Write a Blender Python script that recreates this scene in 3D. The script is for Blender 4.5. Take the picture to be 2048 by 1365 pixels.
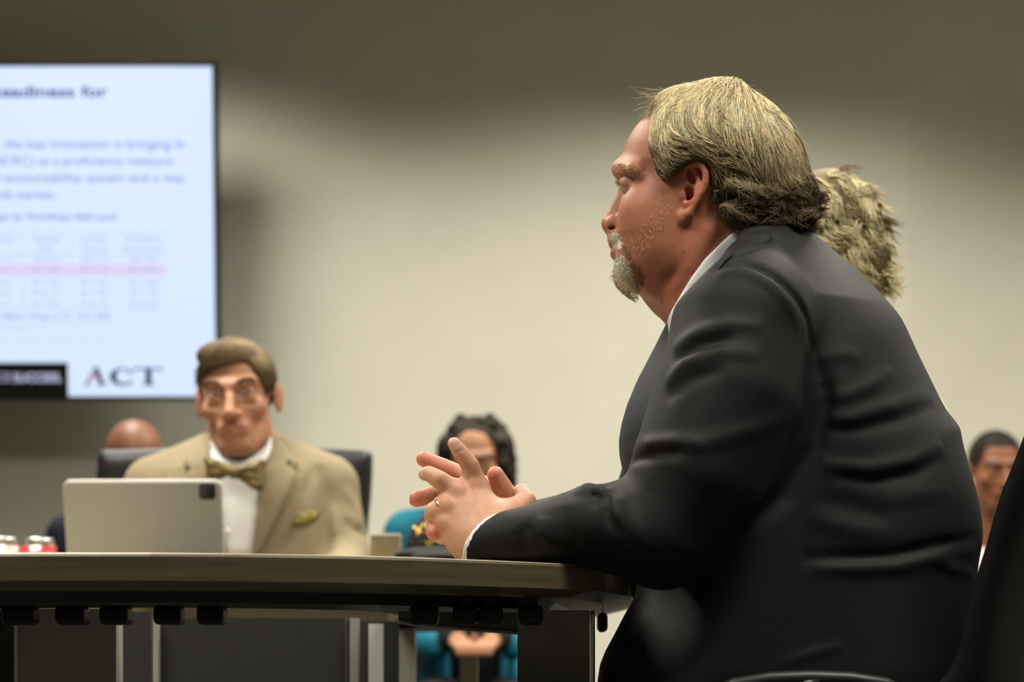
import bpy, bmesh, math, random
import numpy as np
from mathutils import Vector, Matrix, geometry
from mathutils.bvhtree import BVHTree

for o in list(bpy.data.objects):
    bpy.data.objects.remove(o, do_unlink=True)
C = bpy.context.scene.collection
S = bpy.context.scene
random.seed(7)
rng = np.random.default_rng(7)

# ------------------------------------------------------------------ camera
FPX = 85.0 / 36.0 * 2048.0          # focal length in photograph pixels
HC, YH = 0.62, 1343.0               # camera height, horizon row
cam = bpy.data.cameras.new('camera')
cam.lens = 85.0; cam.sensor_width = 36.0; cam.sensor_fit = 'HORIZONTAL'
cam.shift_y = (YH - 682.5) / 2048.0
cam.clip_start = 0.05; cam.clip_end = 60
cam.dof.use_dof = True; cam.dof.focus_distance = 2.80; cam.dof.aperture_fstop = 5.2
cam_o = bpy.data.objects.new('camera', cam); C.objects.link(cam_o)
cam_o.location = (0, 0, HC); cam_o.rotation_euler = (math.pi / 2, 0, 0)
S.camera = cam_o

# ------------------------------------------------------------------ world, exposure
w = bpy.data.worlds.new('world'); S.world = w; w.use_nodes = True
w.node_tree.nodes['Background'].inputs[0].default_value = (0.9, 0.95, 1.0, 1)
w.node_tree.nodes['Background'].inputs[1].default_value = 0.0
vs = S.view_settings
vs.view_transform = 'Standard'; vs.look = 'None'; vs.gamma = 1.0; vs.use_curve_mapping = False
vs.exposure = -0.2

# ceiling luminaires: recessed troffers with louvres (narrow spread), rows over the room
CEIL = 2.85
TROFFERS = [(-1.25, 6.6, 0.6, 40), (0.55, 6.40, 1.2, 58), (2.9, 6.40, 1.2, 58),
            (-1.25, 4.4, 1.2, 78), (0.95, 4.4, 1.2, 62), (3.1, 4.4, 1.2, 50),
            (-1.25, 2.1, 1.2, 48), (0.95, 2.1, 1.2, 42),
            (-0.2, 0.0, 1.2, 5)]

# ------------------------------------------------------------------ helpers
def P(px, py, Y):
    return np.array([(px - 1024.0) * Y / FPX, Y, HC + (YH - py) * Y / FPX])
def PX(pts, Y):
    return [P(a, b, Y) for a, b in pts]
def XZ(pts, Y=None):
    out = []
    for p in pts:
        y = p[2] if len(p) > 2 else Y
        q = P(p[0], p[1], y); out.append((q[0], q[2]))
    return np.array(out)

def mat(name, col=(.5, .5, .5), rough=.6, spec=.5, metal=0, attr=None, noise=0, nscale=60, bump=0, bscale=200,
        emit=None, estr=0, sss=0, sheen=0, alpha=None, trans=0, coat=0):
    m = bpy.data.materials.new(name); m.use_nodes = True
    nt = m.node_tree; b = nt.nodes['Principled BSDF']
    b.inputs['Base Color'].default_value = (*col, 1)
    b.inputs['Roughness'].default_value = rough
    b.inputs['Specular IOR Level'].default_value = spec
    b.inputs['Metallic'].default_value = metal
    b.inputs['Coat Weight'].default_value = coat
    if sss:
        b.inputs['Subsurface Weight'].default_value = sss
        b.inputs['Subsurface Radius'].default_value = (1.0, .35, .2)
        b.inputs['Subsurface Scale'].default_value = .006
    if sheen:
        b.inputs['Sheen Weight'].default_value = sheen
        b.inputs['Sheen Roughness'].default_value = .5
    if trans: b.inputs['Transmission Weight'].default_value = trans
    if alpha is not None: b.inputs['Alpha'].default_value = alpha
    src = None
    if attr:
        a = nt.nodes.new('ShaderNodeAttribute'); a.attribute_name = attr; src = a.outputs['Color']
        nt.links.new(src, b.inputs['Base Color'])
    if noise or bump:
        tc = nt.nodes.new('ShaderNodeTexCoord')
    if noise:
        n = nt.nodes.new('ShaderNodeTexNoise'); n.inputs['Scale'].default_value = nscale; n.inputs['Detail'].default_value = 6
        nt.links.new(tc.outputs['Object'], n.inputs['Vector'])
        r = nt.nodes.new('ShaderNodeMapRange')
        r.inputs['From Min'].default_value = .3; r.inputs['From Max'].default_value = .7
        r.inputs['To Min'].default_value = 1 - noise; r.inputs['To Max'].default_value = 1 + noise
        nt.links.new(n.outputs['Fac'], r.inputs['Value'])
        mx = nt.nodes.new('ShaderNodeVectorMath'); mx.operation = 'SCALE'
        if src is not None: nt.links.new(src, mx.inputs[0])
        else: mx.inputs[0].default_value = col
        nt.links.new(r.outputs['Result'], mx.inputs['Scale'])
        nt.links.new(mx.outputs[0], b.inputs['Base Color'])
    if bump:
        n2 = nt.nodes.new('ShaderNodeTexNoise'); n2.inputs['Scale'].default_value = bscale; n2.inputs['Detail'].default_value = 4
        nt.links.new(tc.outputs['Object'], n2.inputs['Vector'])
        bp = nt.nodes.new('ShaderNodeBump'); bp.inputs['Strength'].default_value = bump; bp.inputs['Distance'].default_value = .002
        nt.links.new(n2.outputs['Fac'], bp.inputs['Height']); nt.links.new(bp.outputs['Normal'], b.inputs['Normal'])
    if emit is not None:
        b.inputs['Emission Color'].default_value = (*emit, 1); b.inputs['Emission Strength'].default_value = estr
    return m

def link(o, parent=None):
    C.objects.link(o)
    if parent is not None:
        o.parent = parent
        o.matrix_parent_inverse = Matrix.Translation(-Vector(parent.location)) if parent.type == 'EMPTY' else Matrix.Identity(4)
    return o
def tag(o, label=None, cat=None, group=None, kind=None):
    if label: o['label'] = label
    if cat: o['category'] = cat
    if group: o['group'] = group
    if kind: o['kind'] = kind
    return o
def thing(name, label, cat, loc, group=None):
    o = bpy.data.objects.new(name, None); o.empty_display_size = .05
    C.objects.link(o); o.location = loc
    return tag(o, label, cat, group)

def mk(name, V, Fs, m, parent=None, smooth=True, col=None):
    """one mesh object from arrays; Fs is an (N,3)/(N,4) array or a list of faces"""
    me = bpy.data.meshes.new(name)
    V = np.asarray(V, dtype=np.float32)
    if isinstance(Fs, np.ndarray) and Fs.ndim == 2:
        n, k = Fs.shape
        me.vertices.add(len(V)); me.vertices.foreach_set('co', V.ravel())
        me.loops.add(n * k); me.loops.foreach_set('vertex_index', Fs.astype(np.int32).ravel())
        me.polygons.add(n); me.polygons.foreach_set('loop_start', np.arange(0, n * k, k, dtype=np.int32))
        me.polygons.foreach_set('loop_total', np.full(n, k, dtype=np.int32))
    else:
        me.from_pydata([tuple(v) for v in V], [], [tuple(f) for f in Fs])
    me.update(calc_edges=True); me.validate()
    if col is not None:
        a = me.color_attributes.new('Col', 'FLOAT_COLOR', 'POINT')
        c4 = np.ones((len(V), 4), np.float32); c4[:, :3] = col
        a.data.foreach_set('color', c4.ravel())
    if smooth: me.polygons.foreach_set('use_smooth', np.ones(len(me.polygons), bool))
    if m is not None: me.materials.append(m)
    return link(bpy.data.objects.new(name, me), parent)

def obj_bm(name, bm, m, parent=None, smooth=False):
    me = bpy.data.meshes.new(name); bm.normal_update(); bm.to_mesh(me); bm.free()
    if smooth: me.polygons.foreach_set('use_smooth', np.ones(len(me.polygons), bool))
    me.materials.append(m)
    return link(bpy.data.objects.new(name, me), parent)
def bbox_bm(bm, lo, hi, bev=0, seg=2):
    r = bmesh.ops.create_cube(bm, size=1)
    vs_ = r['verts']
    for v in vs_:
        v.co = Vector([lo[i] + (v.co[i] + .5) * (hi[i] - lo[i]) for i in range(3)])
    if bev:
        es = list({e for v in vs_ for e in v.link_edges})
        bmesh.ops.bevel(bm, geom=es, offset=bev, segments=seg, profile=.5, affect='EDGES')
    return bm
def box(name, lo, hi, m, parent=None, bev=0, seg=2, smooth=False):
    bm = bmesh.new(); bbox_bm(bm, lo, hi, bev, seg)
    return obj_bm(name, bm, m, parent, smooth)
def tube(name, pts, radii, m, parent=None, n=10, cap=True):
    pts = [np.asarray(p, float) for p in pts]
    if np.isscalar(radii): radii = [radii] * len(pts)
    V, Fs = [], []
    up = np.array([0, 0, 1.0])
    for i, p in enumerate(pts):
        t = pts[min(i + 1, len(pts) - 1)] - pts[max(i - 1, 0)]; t /= np.linalg.norm(t) + 1e-12
        a = np.cross(t, up)
        if np.linalg.norm(a) < .1: a = np.cross(t, [0, 1.0, 0])
        a /= np.linalg.norm(a); b_ = np.cross(t, a)
        for k in range(n):
            th = 2 * math.pi * k / n
            V.append(p + radii[i] * (a * math.cos(th) + b_ * math.sin(th)))
    for i in range(len(pts) - 1):
        for k in range(n):
            Fs.append((i * n + k, i * n + (k + 1) % n, (i + 1) * n + (k + 1) % n, (i + 1) * n + k))
    if cap:
        Fs.append(tuple(range(n))[::-1]); Fs.append(tuple(range((len(pts) - 1) * n, len(pts) * n)))
    return mk(name, np.array(V), Fs, m, parent)

# ---------------------------------------------------------------- implicit surfaces on a grid
def smin(a, b, k):
    h = np.maximum(k - np.abs(a - b), 0) / k
    return np.minimum(a, b) - h * h * k * .25
def smax(a, b, k): return -smin(-a, -b, k)

class Field:
    def __init__(s, lo, hi, h, far=.06):
        s.lo = np.array(lo, float); s.h = h
        n = np.ceil((np.array(hi) - s.lo) / h).astype(int) + 1
        s.ax = [(s.lo[i] + np.arange(n[i]) * h).astype(np.float32) for i in range(3)]
        s.F = np.full(n, far, np.float32)
    def sub(s, lo, hi):
        sl = []
        for i in range(3):
            a = int(np.floor((lo[i] - s.lo[i]) / s.h)); b = int(np.ceil((hi[i] - s.lo[i]) / s.h)) + 1
            a = max(a, 0); b = min(b, len(s.ax[i]))
            if b <= a: return None
            sl.append(slice(a, b))
        g = [s.ax[0][sl[0]][:, None, None], s.ax[1][sl[1]][None, :, None], s.ax[2][sl[2]][None, None, :]]
        return tuple(sl), g
    def op(s, fn, lo, hi, k, mode):
        r = s.sub(lo, hi)
        if r is None: return s
        sl, g = r
        d = fn(*g).astype(np.float32)
        if mode == 'add': s.F[sl] = smin(s.F[sl], d, k)
        elif mode == 'cut': s.F[sl] = smax(s.F[sl], -d, k)
        elif mode == 'and': s.F[sl] = smax(s.F[sl], d, k)
        elif mode == 'off': s.F[sl] = s.F[sl] + d
        return s
    def cap(s, p0, p1, r0, r1, k=.008, mode='add', mg=.035):
        p0 = np.asarray(p0, float); p1 = np.asarray(p1, float)
        R = max(r0, r1) + mg
        v = p1 - p0; L2 = max((v * v).sum(), 1e-12)
        def fn(X, Y, Z):
            x, y, z = X - p0[0], Y - p0[1], Z - p0[2]
            t = np.clip((x * v[0] + y * v[1] + z * v[2]) / L2, 0, 1)
            return np.sqrt((x - t * v[0]) ** 2 + (y - t * v[1]) ** 2 + (z - t * v[2]) ** 2) - (r0 + (r1 - r0) * t)
        return s.op(fn, np.minimum(p0, p1) - R, np.maximum(p0, p1) + R, k, mode)
    def chain(s, pts, rs, k=.008, mode='add', mg=.035):
        pts = [np.asarray(p, float) for p in pts]; R = max(rs) + mg
        def fn(X, Y, Z):
            out = None
            for i in range(len(pts) - 1):
                p0, v = pts[i], pts[i + 1] - pts[i]; L2 = max((v * v).sum(), 1e-12)
                x, y, z = X - p0[0], Y - p0[1], Z - p0[2]
                t = np.clip((x * v[0] + y * v[1] + z * v[2]) / L2, 0, 1)
                d = np.sqrt((x - t * v[0]) ** 2 + (y - t * v[1]) ** 2 + (z - t * v[2]) ** 2) - (rs[i] + (rs[i + 1] - rs[i]) * t)
                out = d if out is None else np.minimum(out, d)
            return out
        return s.op(fn, np.min(pts, axis=0) - R, np.max(pts, axis=0) + R, k, mode)
    def ell(s, c, r, k=.008, mode='add', rot=None, mg=.035):
        c = np.asarray(c, float); r = np.asarray(r, float)
        M = np.eye(3) if rot is None else np.array(rot)
        def fn(X, Y, Z):
            x, y, z = X - c[0], Y - c[1], Z - c[2]
            q = [(M[i][0] * x + M[i][1] * y + M[i][2] * z) for i in range(3)]
            g = np.sqrt((q[0] / r[0]) ** 2 + (q[1] / r[1]) ** 2 + (q[2] / r[2]) ** 2)
            g2 = np.sqrt((q[0] / r[0] ** 2) ** 2 + (q[1] / r[1] ** 2) ** 2 + (q[2] / r[2] ** 2) ** 2)
            return g * (g - 1) / (g2 + 1e-9)
        R = r.max() + mg
        return s.op(fn, c - R, c + R, k, mode)
    def d2(s, poly, axes=(0, 2)):
        return poly_sd(s.ax[axes[0]], s.ax[axes[1]], poly)
    def inflate(s, poly, y0, W, R, k=.008, mode='add', blur=6):
        """solid whose X-Z outline is poly and whose half depth (Y) is W, rounded over R"""
        d = s.d2(poly)
        if blur:
            db = d.copy()
            for _ in range(blur): db = blur2(db)
            t = np.clip((-d - .004) / .03, 0, 1); d = d + (db - d) * t
        W = np.asarray(W, np.float32); R = np.asarray(R, np.float32)
        q = np.maximum(R + d, 0)[:, None, :]
        W3 = W[:, None, :] if W.ndim == 2 else (W[None, None, :] if W.ndim == 1 else W)
        R3 = R[:, None, :] if R.ndim == 2 else (R[None, None, :] if R.ndim == 1 else R)
        y0 = np.asarray(y0, np.float32)
        y03 = y0 if y0.ndim == 0 else y0[:, None, :]
        yy = np.abs(s.ax[1][None, :, None] - y03)
        g = np.sqrt((q / R3) ** 2 + (yy / W3) ** 2)
        gr = np.sqrt((q / R3 ** 2) ** 2 + (yy / W3 ** 2) ** 2)
        D = (g * (g - 1) / (gr + 1e-6)).astype(np.float32)
        if mode == 'add': s.F = smin(s.F, D, k)
        elif mode == 'and': s.F = smax(s.F, D, k)
        elif mode == 'cut': s.F = smax(s.F, -D, k)
        return s
    def prism(s, poly, k=.004, mode='cut', ylim=None, axes=(0, 2)):
        d = s.d2(poly, axes)
        d = d[:, None, :] if axes == (0, 2) else d[:, :, None]
        D = np.broadcast_to(d, s.F.shape)
        if ylim is not None:
            y = s.ax[1][None, :, None]
            D = np.maximum(D, np.maximum(ylim[0] - y, y - ylim[1]))
        s.F = smax(s.F, -D, k) if mode == 'cut' else smax(s.F, D, k)
        return s
    def fold(s, pts, amp, wid, reach=None):
        """ridge (amp>0) or groove (amp<0) along a 3-D polyline"""
        pts = [np.asarray(p, float) for p in pts]
        n = len(pts) - 1
        R = wid * 3
        lo = np.min(pts, axis=0) - R; hi = np.max(pts, axis=0) + R
        r = s.sub(lo, hi)
        if r is None: return s
        sl, (X, Y, Z) = r
        best = None
        for i in range(n):
            p0, v = pts[i], pts[i + 1] - pts[i]; L2 = max((v * v).sum(), 1e-12)
            x, y, z = X - p0[0], Y - p0[1], Z - p0[2]
            t = np.clip((x * v[0] + y * v[1] + z * v[2]) / L2, 0, 1)
            d = (x - t * v[0]) ** 2 + (y - t * v[1]) ** 2 + (z - t * v[2]) ** 2
            u = (i + t) / n
            if best is None: best, bu = d, u
            else:
                c = d < best; best = np.where(c, d, best); bu = np.where(c, u, bu)
        env = np.maximum(np.sin(np.clip(bu, 0, 1) * math.pi), 0) ** .6
        s.F[sl] = s.F[sl] - (amp * env * np.exp(-best / wid ** 2)).astype(np.float32)
        return s
    def net(s, smooth=1):
        V, Q = surfnet(s.F, s.lo, s.h)
        for _ in range(smooth): V = lap(V, Q)
        return V, Q

def blur2(a):
    p = np.pad(a, 1, mode='edge')
    a = (p[:-2, 1:-1] + 2 * p[1:-1, 1:-1] + p[2:, 1:-1]) / 4
    p = np.pad(a, 1, mode='edge')
    return (p[1:-1, :-2] + 2 * p[1:-1, 1:-1] + p[1:-1, 2:]) / 4
def poly_sd(ax, az, poly):
    X = ax[:, None]; Z = az[None, :]
    d = np.full((len(ax), len(az)), 1e9, np.float32); ins = np.zeros(d.shape, bool)
    n = len(poly)
    for i in range(n):
        a = poly[i]; b = poly[(i + 1) % n]
        vx, vz = b[0] - a[0], b[1] - a[1]; L2 = max(vx * vx + vz * vz, 1e-14)
        t = np.clip(((X - a[0]) * vx + (Z - a[1]) * vz) / L2, 0, 1)
        dd = (X - a[0] - t * vx) ** 2 + (Z - a[1] - t * vz) ** 2
        d = np.minimum(d, dd)
        if abs(vz) > 1e-12:
            c = ((a[1] > Z) != (b[1] > Z)) & (X < vx * (Z - a[1]) / vz + a[0])
            ins ^= c
    d = np.sqrt(d)
    return np.where(ins, -d, d).astype(np.float32)
def smooth_poly(pts, n=4, closed=True):
    """Catmull-Rom resample"""
    p = np.asarray(pts, float); out = []; N = len(p)
    for i in range(N if closed else N - 1):
        if closed: a, b, c, d = p[(i - 1) % N], p[i], p[(i + 1) % N], p[(i + 2) % N]
        else: a, b, c, d = p[max(i - 1, 0)], p[i], p[i + 1], p[min(i + 2, N - 1)]
        for k in range(n):
            t = k / n
            out.append(.5 * (2 * b + (c - a) * t + (2 * a - 5 * b + 4 * c - d) * t * t + (3 * b - a - 3 * c + d) * t ** 3))
    if not closed: out.append(p[-1])
    return np.array(out)
def surfnet(F, lo, h):
    I = F < 0
    cs = [(0,0,0),(1,0,0),(0,1,0),(1,1,0),(0,0,1),(1,0,1),(0,1,1),(1,1,1)]
    n = np.array(F.shape) - 1
    cnt = np.zeros(n, np.uint8)
    for c in cs: cnt += I[c[0]:c[0]+n[0], c[1]:c[1]+n[1], c[2]:c[2]+n[2]]
    act = np.argwhere((cnt > 0) & (cnt < 8))
    idx = np.full(n, -1, np.int32); idx[tuple(act.T)] = np.arange(len(act))
    val = np.stack([F[act[:,0]+c[0], act[:,1]+c[1], act[:,2]+c[2]] for c in cs], 1)
    pos = np.zeros((len(act), 3)); num = np.zeros(len(act))
    for a, b in [(0,1),(2,3),(4,5),(6,7),(0,2),(1,3),(4,6),(5,7),(0,4),(1,5),(2,6),(3,7)]:
        va, vb = val[:, a], val[:, b]; x = (va < 0) != (vb < 0)
        t = np.where(x, va / np.where(x, va - vb, 1), 0)
        p = np.array(cs[a]) + t[:, None] * (np.array(cs[b]) - np.array(cs[a]))
        pos += np.where(x[:, None], p, 0); num += x
    V = lo + h * (act + pos / num[:, None])
    Q = []
    for ax in range(3):
        A = [slice(None)] * 3; B = [slice(None)] * 3; A[ax] = slice(0, -1); B[ax] = slice(1, None)
        x = I[tuple(A)] != I[tuple(B)]
        e = np.argwhere(x)
        u, w_ = [(1, 2), (2, 0), (0, 1)][ax]
        ok = (e[:, u] >= 1) & (e[:, w_] >= 1) & (e[:, u] < n[u]) & (e[:, w_] < n[w_])
        e = e[ok]
        if not len(e): continue
        def at(du, dw):
            f = e.copy(); f[:, u] += du; f[:, w_] += dw
            return idx[f[:, 0], f[:, 1], f[:, 2]]
        q = np.stack([at(-1, -1), at(0, -1), at(0, 0), at(-1, 0)], 1)
        s0 = I[e[:, 0], e[:, 1], e[:, 2]]
        q[~s0] = q[~s0][:, ::-1]
        Q.append(q)
    Q = np.concatenate(Q)
    Q = Q[(Q >= 0).all(1)]
    return V, Q
def lap(V, Q, lam=.5):
    e = np.concatenate([Q[:, [0, 1]], Q[:, [1, 2]], Q[:, [2, 3]], Q[:, [3, 0]]]); N = len(V)
    s = np.zeros((N, 3)); c = np.bincount(e.ravel(), minlength=N).astype(float)
    for i in range(3):
        s[:, i] = np.bincount(e[:, 0], V[e[:, 1], i], N) + np.bincount(e[:, 1], V[e[:, 0], i], N)
    return V + lam * (s / np.maximum(c, 1)[:, None] - V)
def join(parts):
    Vs, Qs, Cs, o = [], [], [], 0
    for p in parts:
        Vs.append(p[0]); Qs.append(p[1] + o); o += len(p[0])
        if len(p) > 2: Cs.append(p[2])
    return np.concatenate(Vs), np.concatenate(Qs), (np.concatenate(Cs) if Cs else None)

class Surf:
    """ray casting on array meshes"""
    def __init__(s, V, Q):
        s.b = BVHTree.FromPolygons([tuple(v) for v in V], [tuple(int(i) for i in q) for q in Q])
    def px(s, px, py):
        d = P(px, py, 1.0) - np.array([0, 0, HC])
        h = s.b.ray_cast(Vector((0, 0, HC)), Vector(d))
        return None if h[0] is None else np.array(h[0])
    def y(s, x, z, y0, sgn=1):
        h = s.b.ray_cast(Vector((x, y0, z)), Vector((0, sgn, 0)))
        return None if h[0] is None else np.array(h[0])

def patch(name, poly, surf, Yref, off, m, parent, th=.003, step=5, col=None, smooth_n=3, bulge=0):
    """cloth piece lying on a surface: outline in photograph pixels, dropped onto the surface, with thickness"""
    b = smooth_poly(poly, smooth_n) if smooth_n else np.array(poly, float)
    lo, hi = b.min(0), b.max(0)
    pts = [Vector(p) for p in b]; nb = len(pts)
    gx = np.arange(lo[0], hi[0], step); gy = np.arange(lo[1], hi[1], step)
    d = poly_sd(gx.astype(np.float32), gy.astype(np.float32), b)
    for i in range(len(gx)):
        for j in range(len(gy)):
            if d[i, j] < -step * .6: pts.append(Vector((gx[i], gy[j])))
    r = geometry.delaunay_2d_cdt(pts, [(i, (i + 1) % nb) for i in range(nb)], [], 1, 1e-4)
    v2, f = r[0], r[2]
    V = []; last = None
    dd = poly_sd_pts(np.array([[v.x, v.y] for v in v2]), b)
    for i, v in enumerate(v2):
        h = surf.px(v.x, v.y)
        y = h[1] if h is not None else (last if last is not None else Yref)
        last = y
        V.append(y)
    V = np.array(V)
    # relax the depth so the cloth is smooth
    nbr = [set() for _ in v2]
    for q in f:
        for i in range(3): nbr[q[i]].add(q[(i + 1) % 3]); nbr[q[(i + 1) % 3]].add(q[i])
    for _ in range(3):
        V = np.array([.5 * V[i] + .5 * np.mean([V[j] for j in nbr[i]]) if nbr[i] else V[i] for i in range(len(V))])
    bl = bulge * np.sqrt(np.clip(-dd / 20, 0, 1))
    pos = np.array([P(v2[i].x, v2[i].y, V[i] - off - bl[i]) for i in range(len(v2))])
    F_ = np.array([list(q)[::-1] if True else q for q in f if len(q) == 3])
    o = mk(name, pos, F_, m, parent, col=col)
    me = o.data
    md = o.modifiers.new('thickness', 'SOLIDIFY'); md.thickness = th; md.offset = -1
    if me.polygons[0].normal.y > 0:
        me.flip_normals()
    return o
def poly_sd_pts(p, poly):
    d = np.full(len(p), 1e9); ins = np.zeros(len(p), bool); n = len(poly)
    for i in range(n):
        a, b = poly[i], poly[(i + 1) % n]; v = b - a
        t = np.clip(((p - a) @ v) / max(v @ v, 1e-12), 0, 1)
        d = np.minimum(d, np.linalg.norm(p - a - t[:, None] * v, axis=1))
        if abs(v[1]) > 1e-12:
            ins ^= ((a[1] > p[:, 1]) != (b[1] > p[:, 1])) & (p[:, 0] < v[0] * (p[:, 1] - a[1]) / v[1] + a[0])
    return np.where(ins, -d, d)

def strands(name, L, rad, m, parent, cols, taper=.85, sides=3):
    """L: (N,S,3) polylines -> one mesh of thin tapering tubes (hair)"""
    L = np.asarray(L, float); N, Sg, _ = L.shape
    T = np.gradient(L, axis=1); T /= np.linalg.norm(T, axis=2, keepdims=True) + 1e-12
    ref = np.array([.31, .77, .56]); A = np.cross(T, ref); A /= np.linalg.norm(A, axis=2, keepdims=True) + 1e-12
    B = np.cross(T, A)
    t = np.linspace(0, 1, Sg); prof = (1 - taper * t ** 1.6)
    r = (np.asarray(rad) * np.ones(N))[:, None] * prof[None, :]
    V = np.empty((N, Sg, sides, 3))
    for k in range(sides):
        th = 2 * math.pi * k / sides
        V[:, :, k] = L + r[..., None] * (A * math.cos(th) + B * math.sin(th))
    base = (np.arange(N) * Sg * sides)[:, None, None]
    i = np.arange(Sg - 1)[None, :, None] * sides; k = np.arange(sides)[None, None, :]
    k2 = (k + 1) % sides
    Q = np.stack([base + i + k, base + i + k2, base + i + sides + k2, base + i + sides + k], -1).reshape(-1, 4)
    col = np.repeat(np.asarray(cols, np.float32), Sg * sides, 0)
    return mk(name, V.reshape(-1, 3), Q, m, parent, col=col)

class Flow:
    """direction field from guide polylines in photograph pixels"""
    def __init__(s, guides):
        p, t = [], []
        for g in guides:
            g = smooth_poly(g, 5, closed=False)
            d = np.gradient(g, axis=0); d /= np.linalg.norm(d, axis=1, keepdims=True)
            p.append(g); t.append(d)
        s.p = np.concatenate(p); s.t = np.concatenate(t)
    def __call__(s, q):
        d2 = ((q[:, None, :] - s.p[None]) ** 2).sum(2) + 30
        w_ = 1 / d2 ** 1.5
        v = (w_[:, :, None] * s.t[None]).sum(1)
        return v / (np.linalg.norm(v, axis=1, keepdims=True) + 1e-9)
def sample_poly(poly, n):
    poly = np.asarray(poly, float); lo, hi = poly.min(0), poly.max(0); out = np.zeros((0, 2))
    while len(out) < n:
        q = lo + rng.random((n * 2, 2)) * (hi - lo)
        out = np.concatenate([out, q[poly_sd_pts(q, poly) < 0]])
    return out[:n]
def grow(roots, flow, length, seg, wob=.25, jit=.3, bias=0):
    """integrate strands in the pixel plane"""
    n = len(roots); q = roots.copy(); L = [q.copy()]
    step = (length / seg)[:, None]; a = rng.normal(0, jit, n) + bias; ph = rng.random(n) * 6.28; fr = rng.uniform(.5, 1.3, n)
    for i in range(seg):
        d = flow(q)
        th = a + wob * np.sin(ph + fr * i)
        d = np.stack([d[:, 0] * np.cos(th) - d[:, 1] * np.sin(th), d[:, 0] * np.sin(th) + d[:, 1] * np.cos(th)], 1)
        q = q + d * step; L.append(q.copy())
    return np.stack(L, 1)
def lay(L2, surf, Yc, lift, mirror=False, yc=None):
    """drop pixel strands onto a surface by camera rays, lifting them along their length"""
    N, Sg, _ = L2.shape; out = np.zeros((N, Sg, 3)); keep = np.ones(N, bool)
    for i in range(N):
        y = None
        for j in range(Sg):
            h = surf.px(L2[i, j, 0], L2[i, j, 1])
            if h is not None: y = h[1] if y is None else y * .35 + h[1] * .65
            elif y is None:
                if j == 0: keep[i] = False
                y = Yc
            yy = y - lift[i] * (.15 + j / (Sg - 1.0))
            out[i, j] = P(L2[i, j, 0], L2[i, j, 1], yy)
    out = out[keep]
    if mirror: out[:, :, 1] = 2 * yc - out[:, :, 1]
    return out, keep
# ------------------------------------------------------------------ materials
M_wall = mat('wall_paint', (.64, .618, .515), .85, .2, noise=.02, nscale=6, bump=.08, bscale=400)
M_ceil = mat('ceiling_tile', (.70, .69, .64), .9, .1, noise=.04, nscale=90)
M_floor = mat('carpet', (.075, .072, .066), .95, .1, noise=.4, nscale=300, bump=.4, bscale=500)
M_black = mat('black_plastic', (.006, .006, .007), .42, .35)
M_metal = mat('satin_metal', (.45, .44, .41), .38, .5, metal=.7)
M_lamp_frame = mat('lamp_frame', (.75, .75, .72), .5)

# ------------------------------------------------------------------ room
WY = 7.6
CX = P(1816, 0, WY)[0]
def slab(name, lo, hi, m): return tag(box(name, lo, hi, m), kind='structure')
slab('floor', (-4.6, -2.6, -.05), (4.7, 9.0, 0), M_floor)
slab('ceiling', (-4.6, -2.6, CEIL), (4.7, 9.0, CEIL + .05), M_ceil)
slab('wall_back', (-4.6, WY, 0), (CX, WY + .1, CEIL), M_wall)
slab('wall_left', (-4.6, -2.6, 0), (-4.5, WY, CEIL), M_wall)
slab('wall_front', (-4.6, -2.6, 0), (4.7, -2.5, CEIL), M_wall)
slab('wall_right', (4.6, -2.5, 0), (4.7, 9.0, CEIL), M_wall)
bm = bmesh.new()
q = [(CX, WY), (4.6, WY + .55), (4.6, WY + .65), (CX, WY + .1)]
vb = [bm.verts.new((x, y, 0)) for x, y in q]; vt = [bm.verts.new((x, y, CEIL)) for x, y in q]
bm.faces.new(vb[::-1]); bm.faces.new(vt)
for i in range(4): bm.faces.new((vb[i], vb[(i + 1) % 4], vt[(i + 1) % 4], vt[i]))
tag(obj_bm('wall_angled', bm, M_wall), kind='structure')

for i, (x, y, ln, pw) in enumerate(TROFFERS):
    side = 'near the television' if i == 0 else ''
    t = thing('ceiling_light', 'recessed louvred ceiling light above the meeting room', 'ceiling light', (x, y, CEIL - .012), 'ceiling lights')
    bm = bmesh.new()
    for a, b in (((-ln/2, -.3), (ln/2, -.285)), ((-ln/2, .285), (ln/2, .3)), ((-ln/2, -.285), (-ln/2+.015, .285)), ((ln/2-.015, -.285), (ln/2, .285))):
        bbox_bm(bm, (x + a[0], y + a[1], CEIL - .012), (x + b[0], y + b[1], CEIL))
    obj_bm('frame', bm, M_lamp_frame, t)
    ld = bpy.data.lights.new('louvre_lamp', 'AREA'); ld.shape = 'RECTANGLE'; ld.size = ln - .04; ld.size_y = .55
    ld.energy = pw; ld.color = (1.0, .945, .84); ld.spread = math.radians(138)
    lo = bpy.data.objects.new('louvre_lamp', ld); link(lo, t); lo.location = (x, y, CEIL - .014)

# ------------------------------------------------------------------ television
TVY = 7.30
tv_z0, tv_z1 = P(0, 802, TVY)[2], P(0, 124, TVY - .10)[2]
tvh = tv_z1 - tv_z0; tvx1 = P(441, 700, TVY)[0]; tvw = tvh * 1.75; tvx0 = tvx1 - tvw
M_bezel = mat('tv_bezel', (.008, .008, .009), .3, .5)
M_screen = mat('tv_slide', (.02, .02, .02), .3, .4, emit=(.66, .78, 1.0), estr=1.2)
def slide_mat(n, c, s=1.0): return mat(n, (.01, .01, .01), .4, .3, emit=c, estr=s)
M_txt = slide_mat('slide_text_blue', (.22, .26, .78), .9)
M_txt2 = slide_mat('slide_text_grey', (.42, .50, .90), .95)
M_txt3 = slide_mat('slide_text_pale', (.55, .66, .95), .98)
M_txt_dark = slide_mat('slide_title_blue', (.06, .06, .42), .8)
M_pink = slide_mat('slide_pink_row', (.76, .68, .97), 1.1)
M_line = slide_mat('slide_rule', (.56, .66, .95), 1.0)
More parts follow.
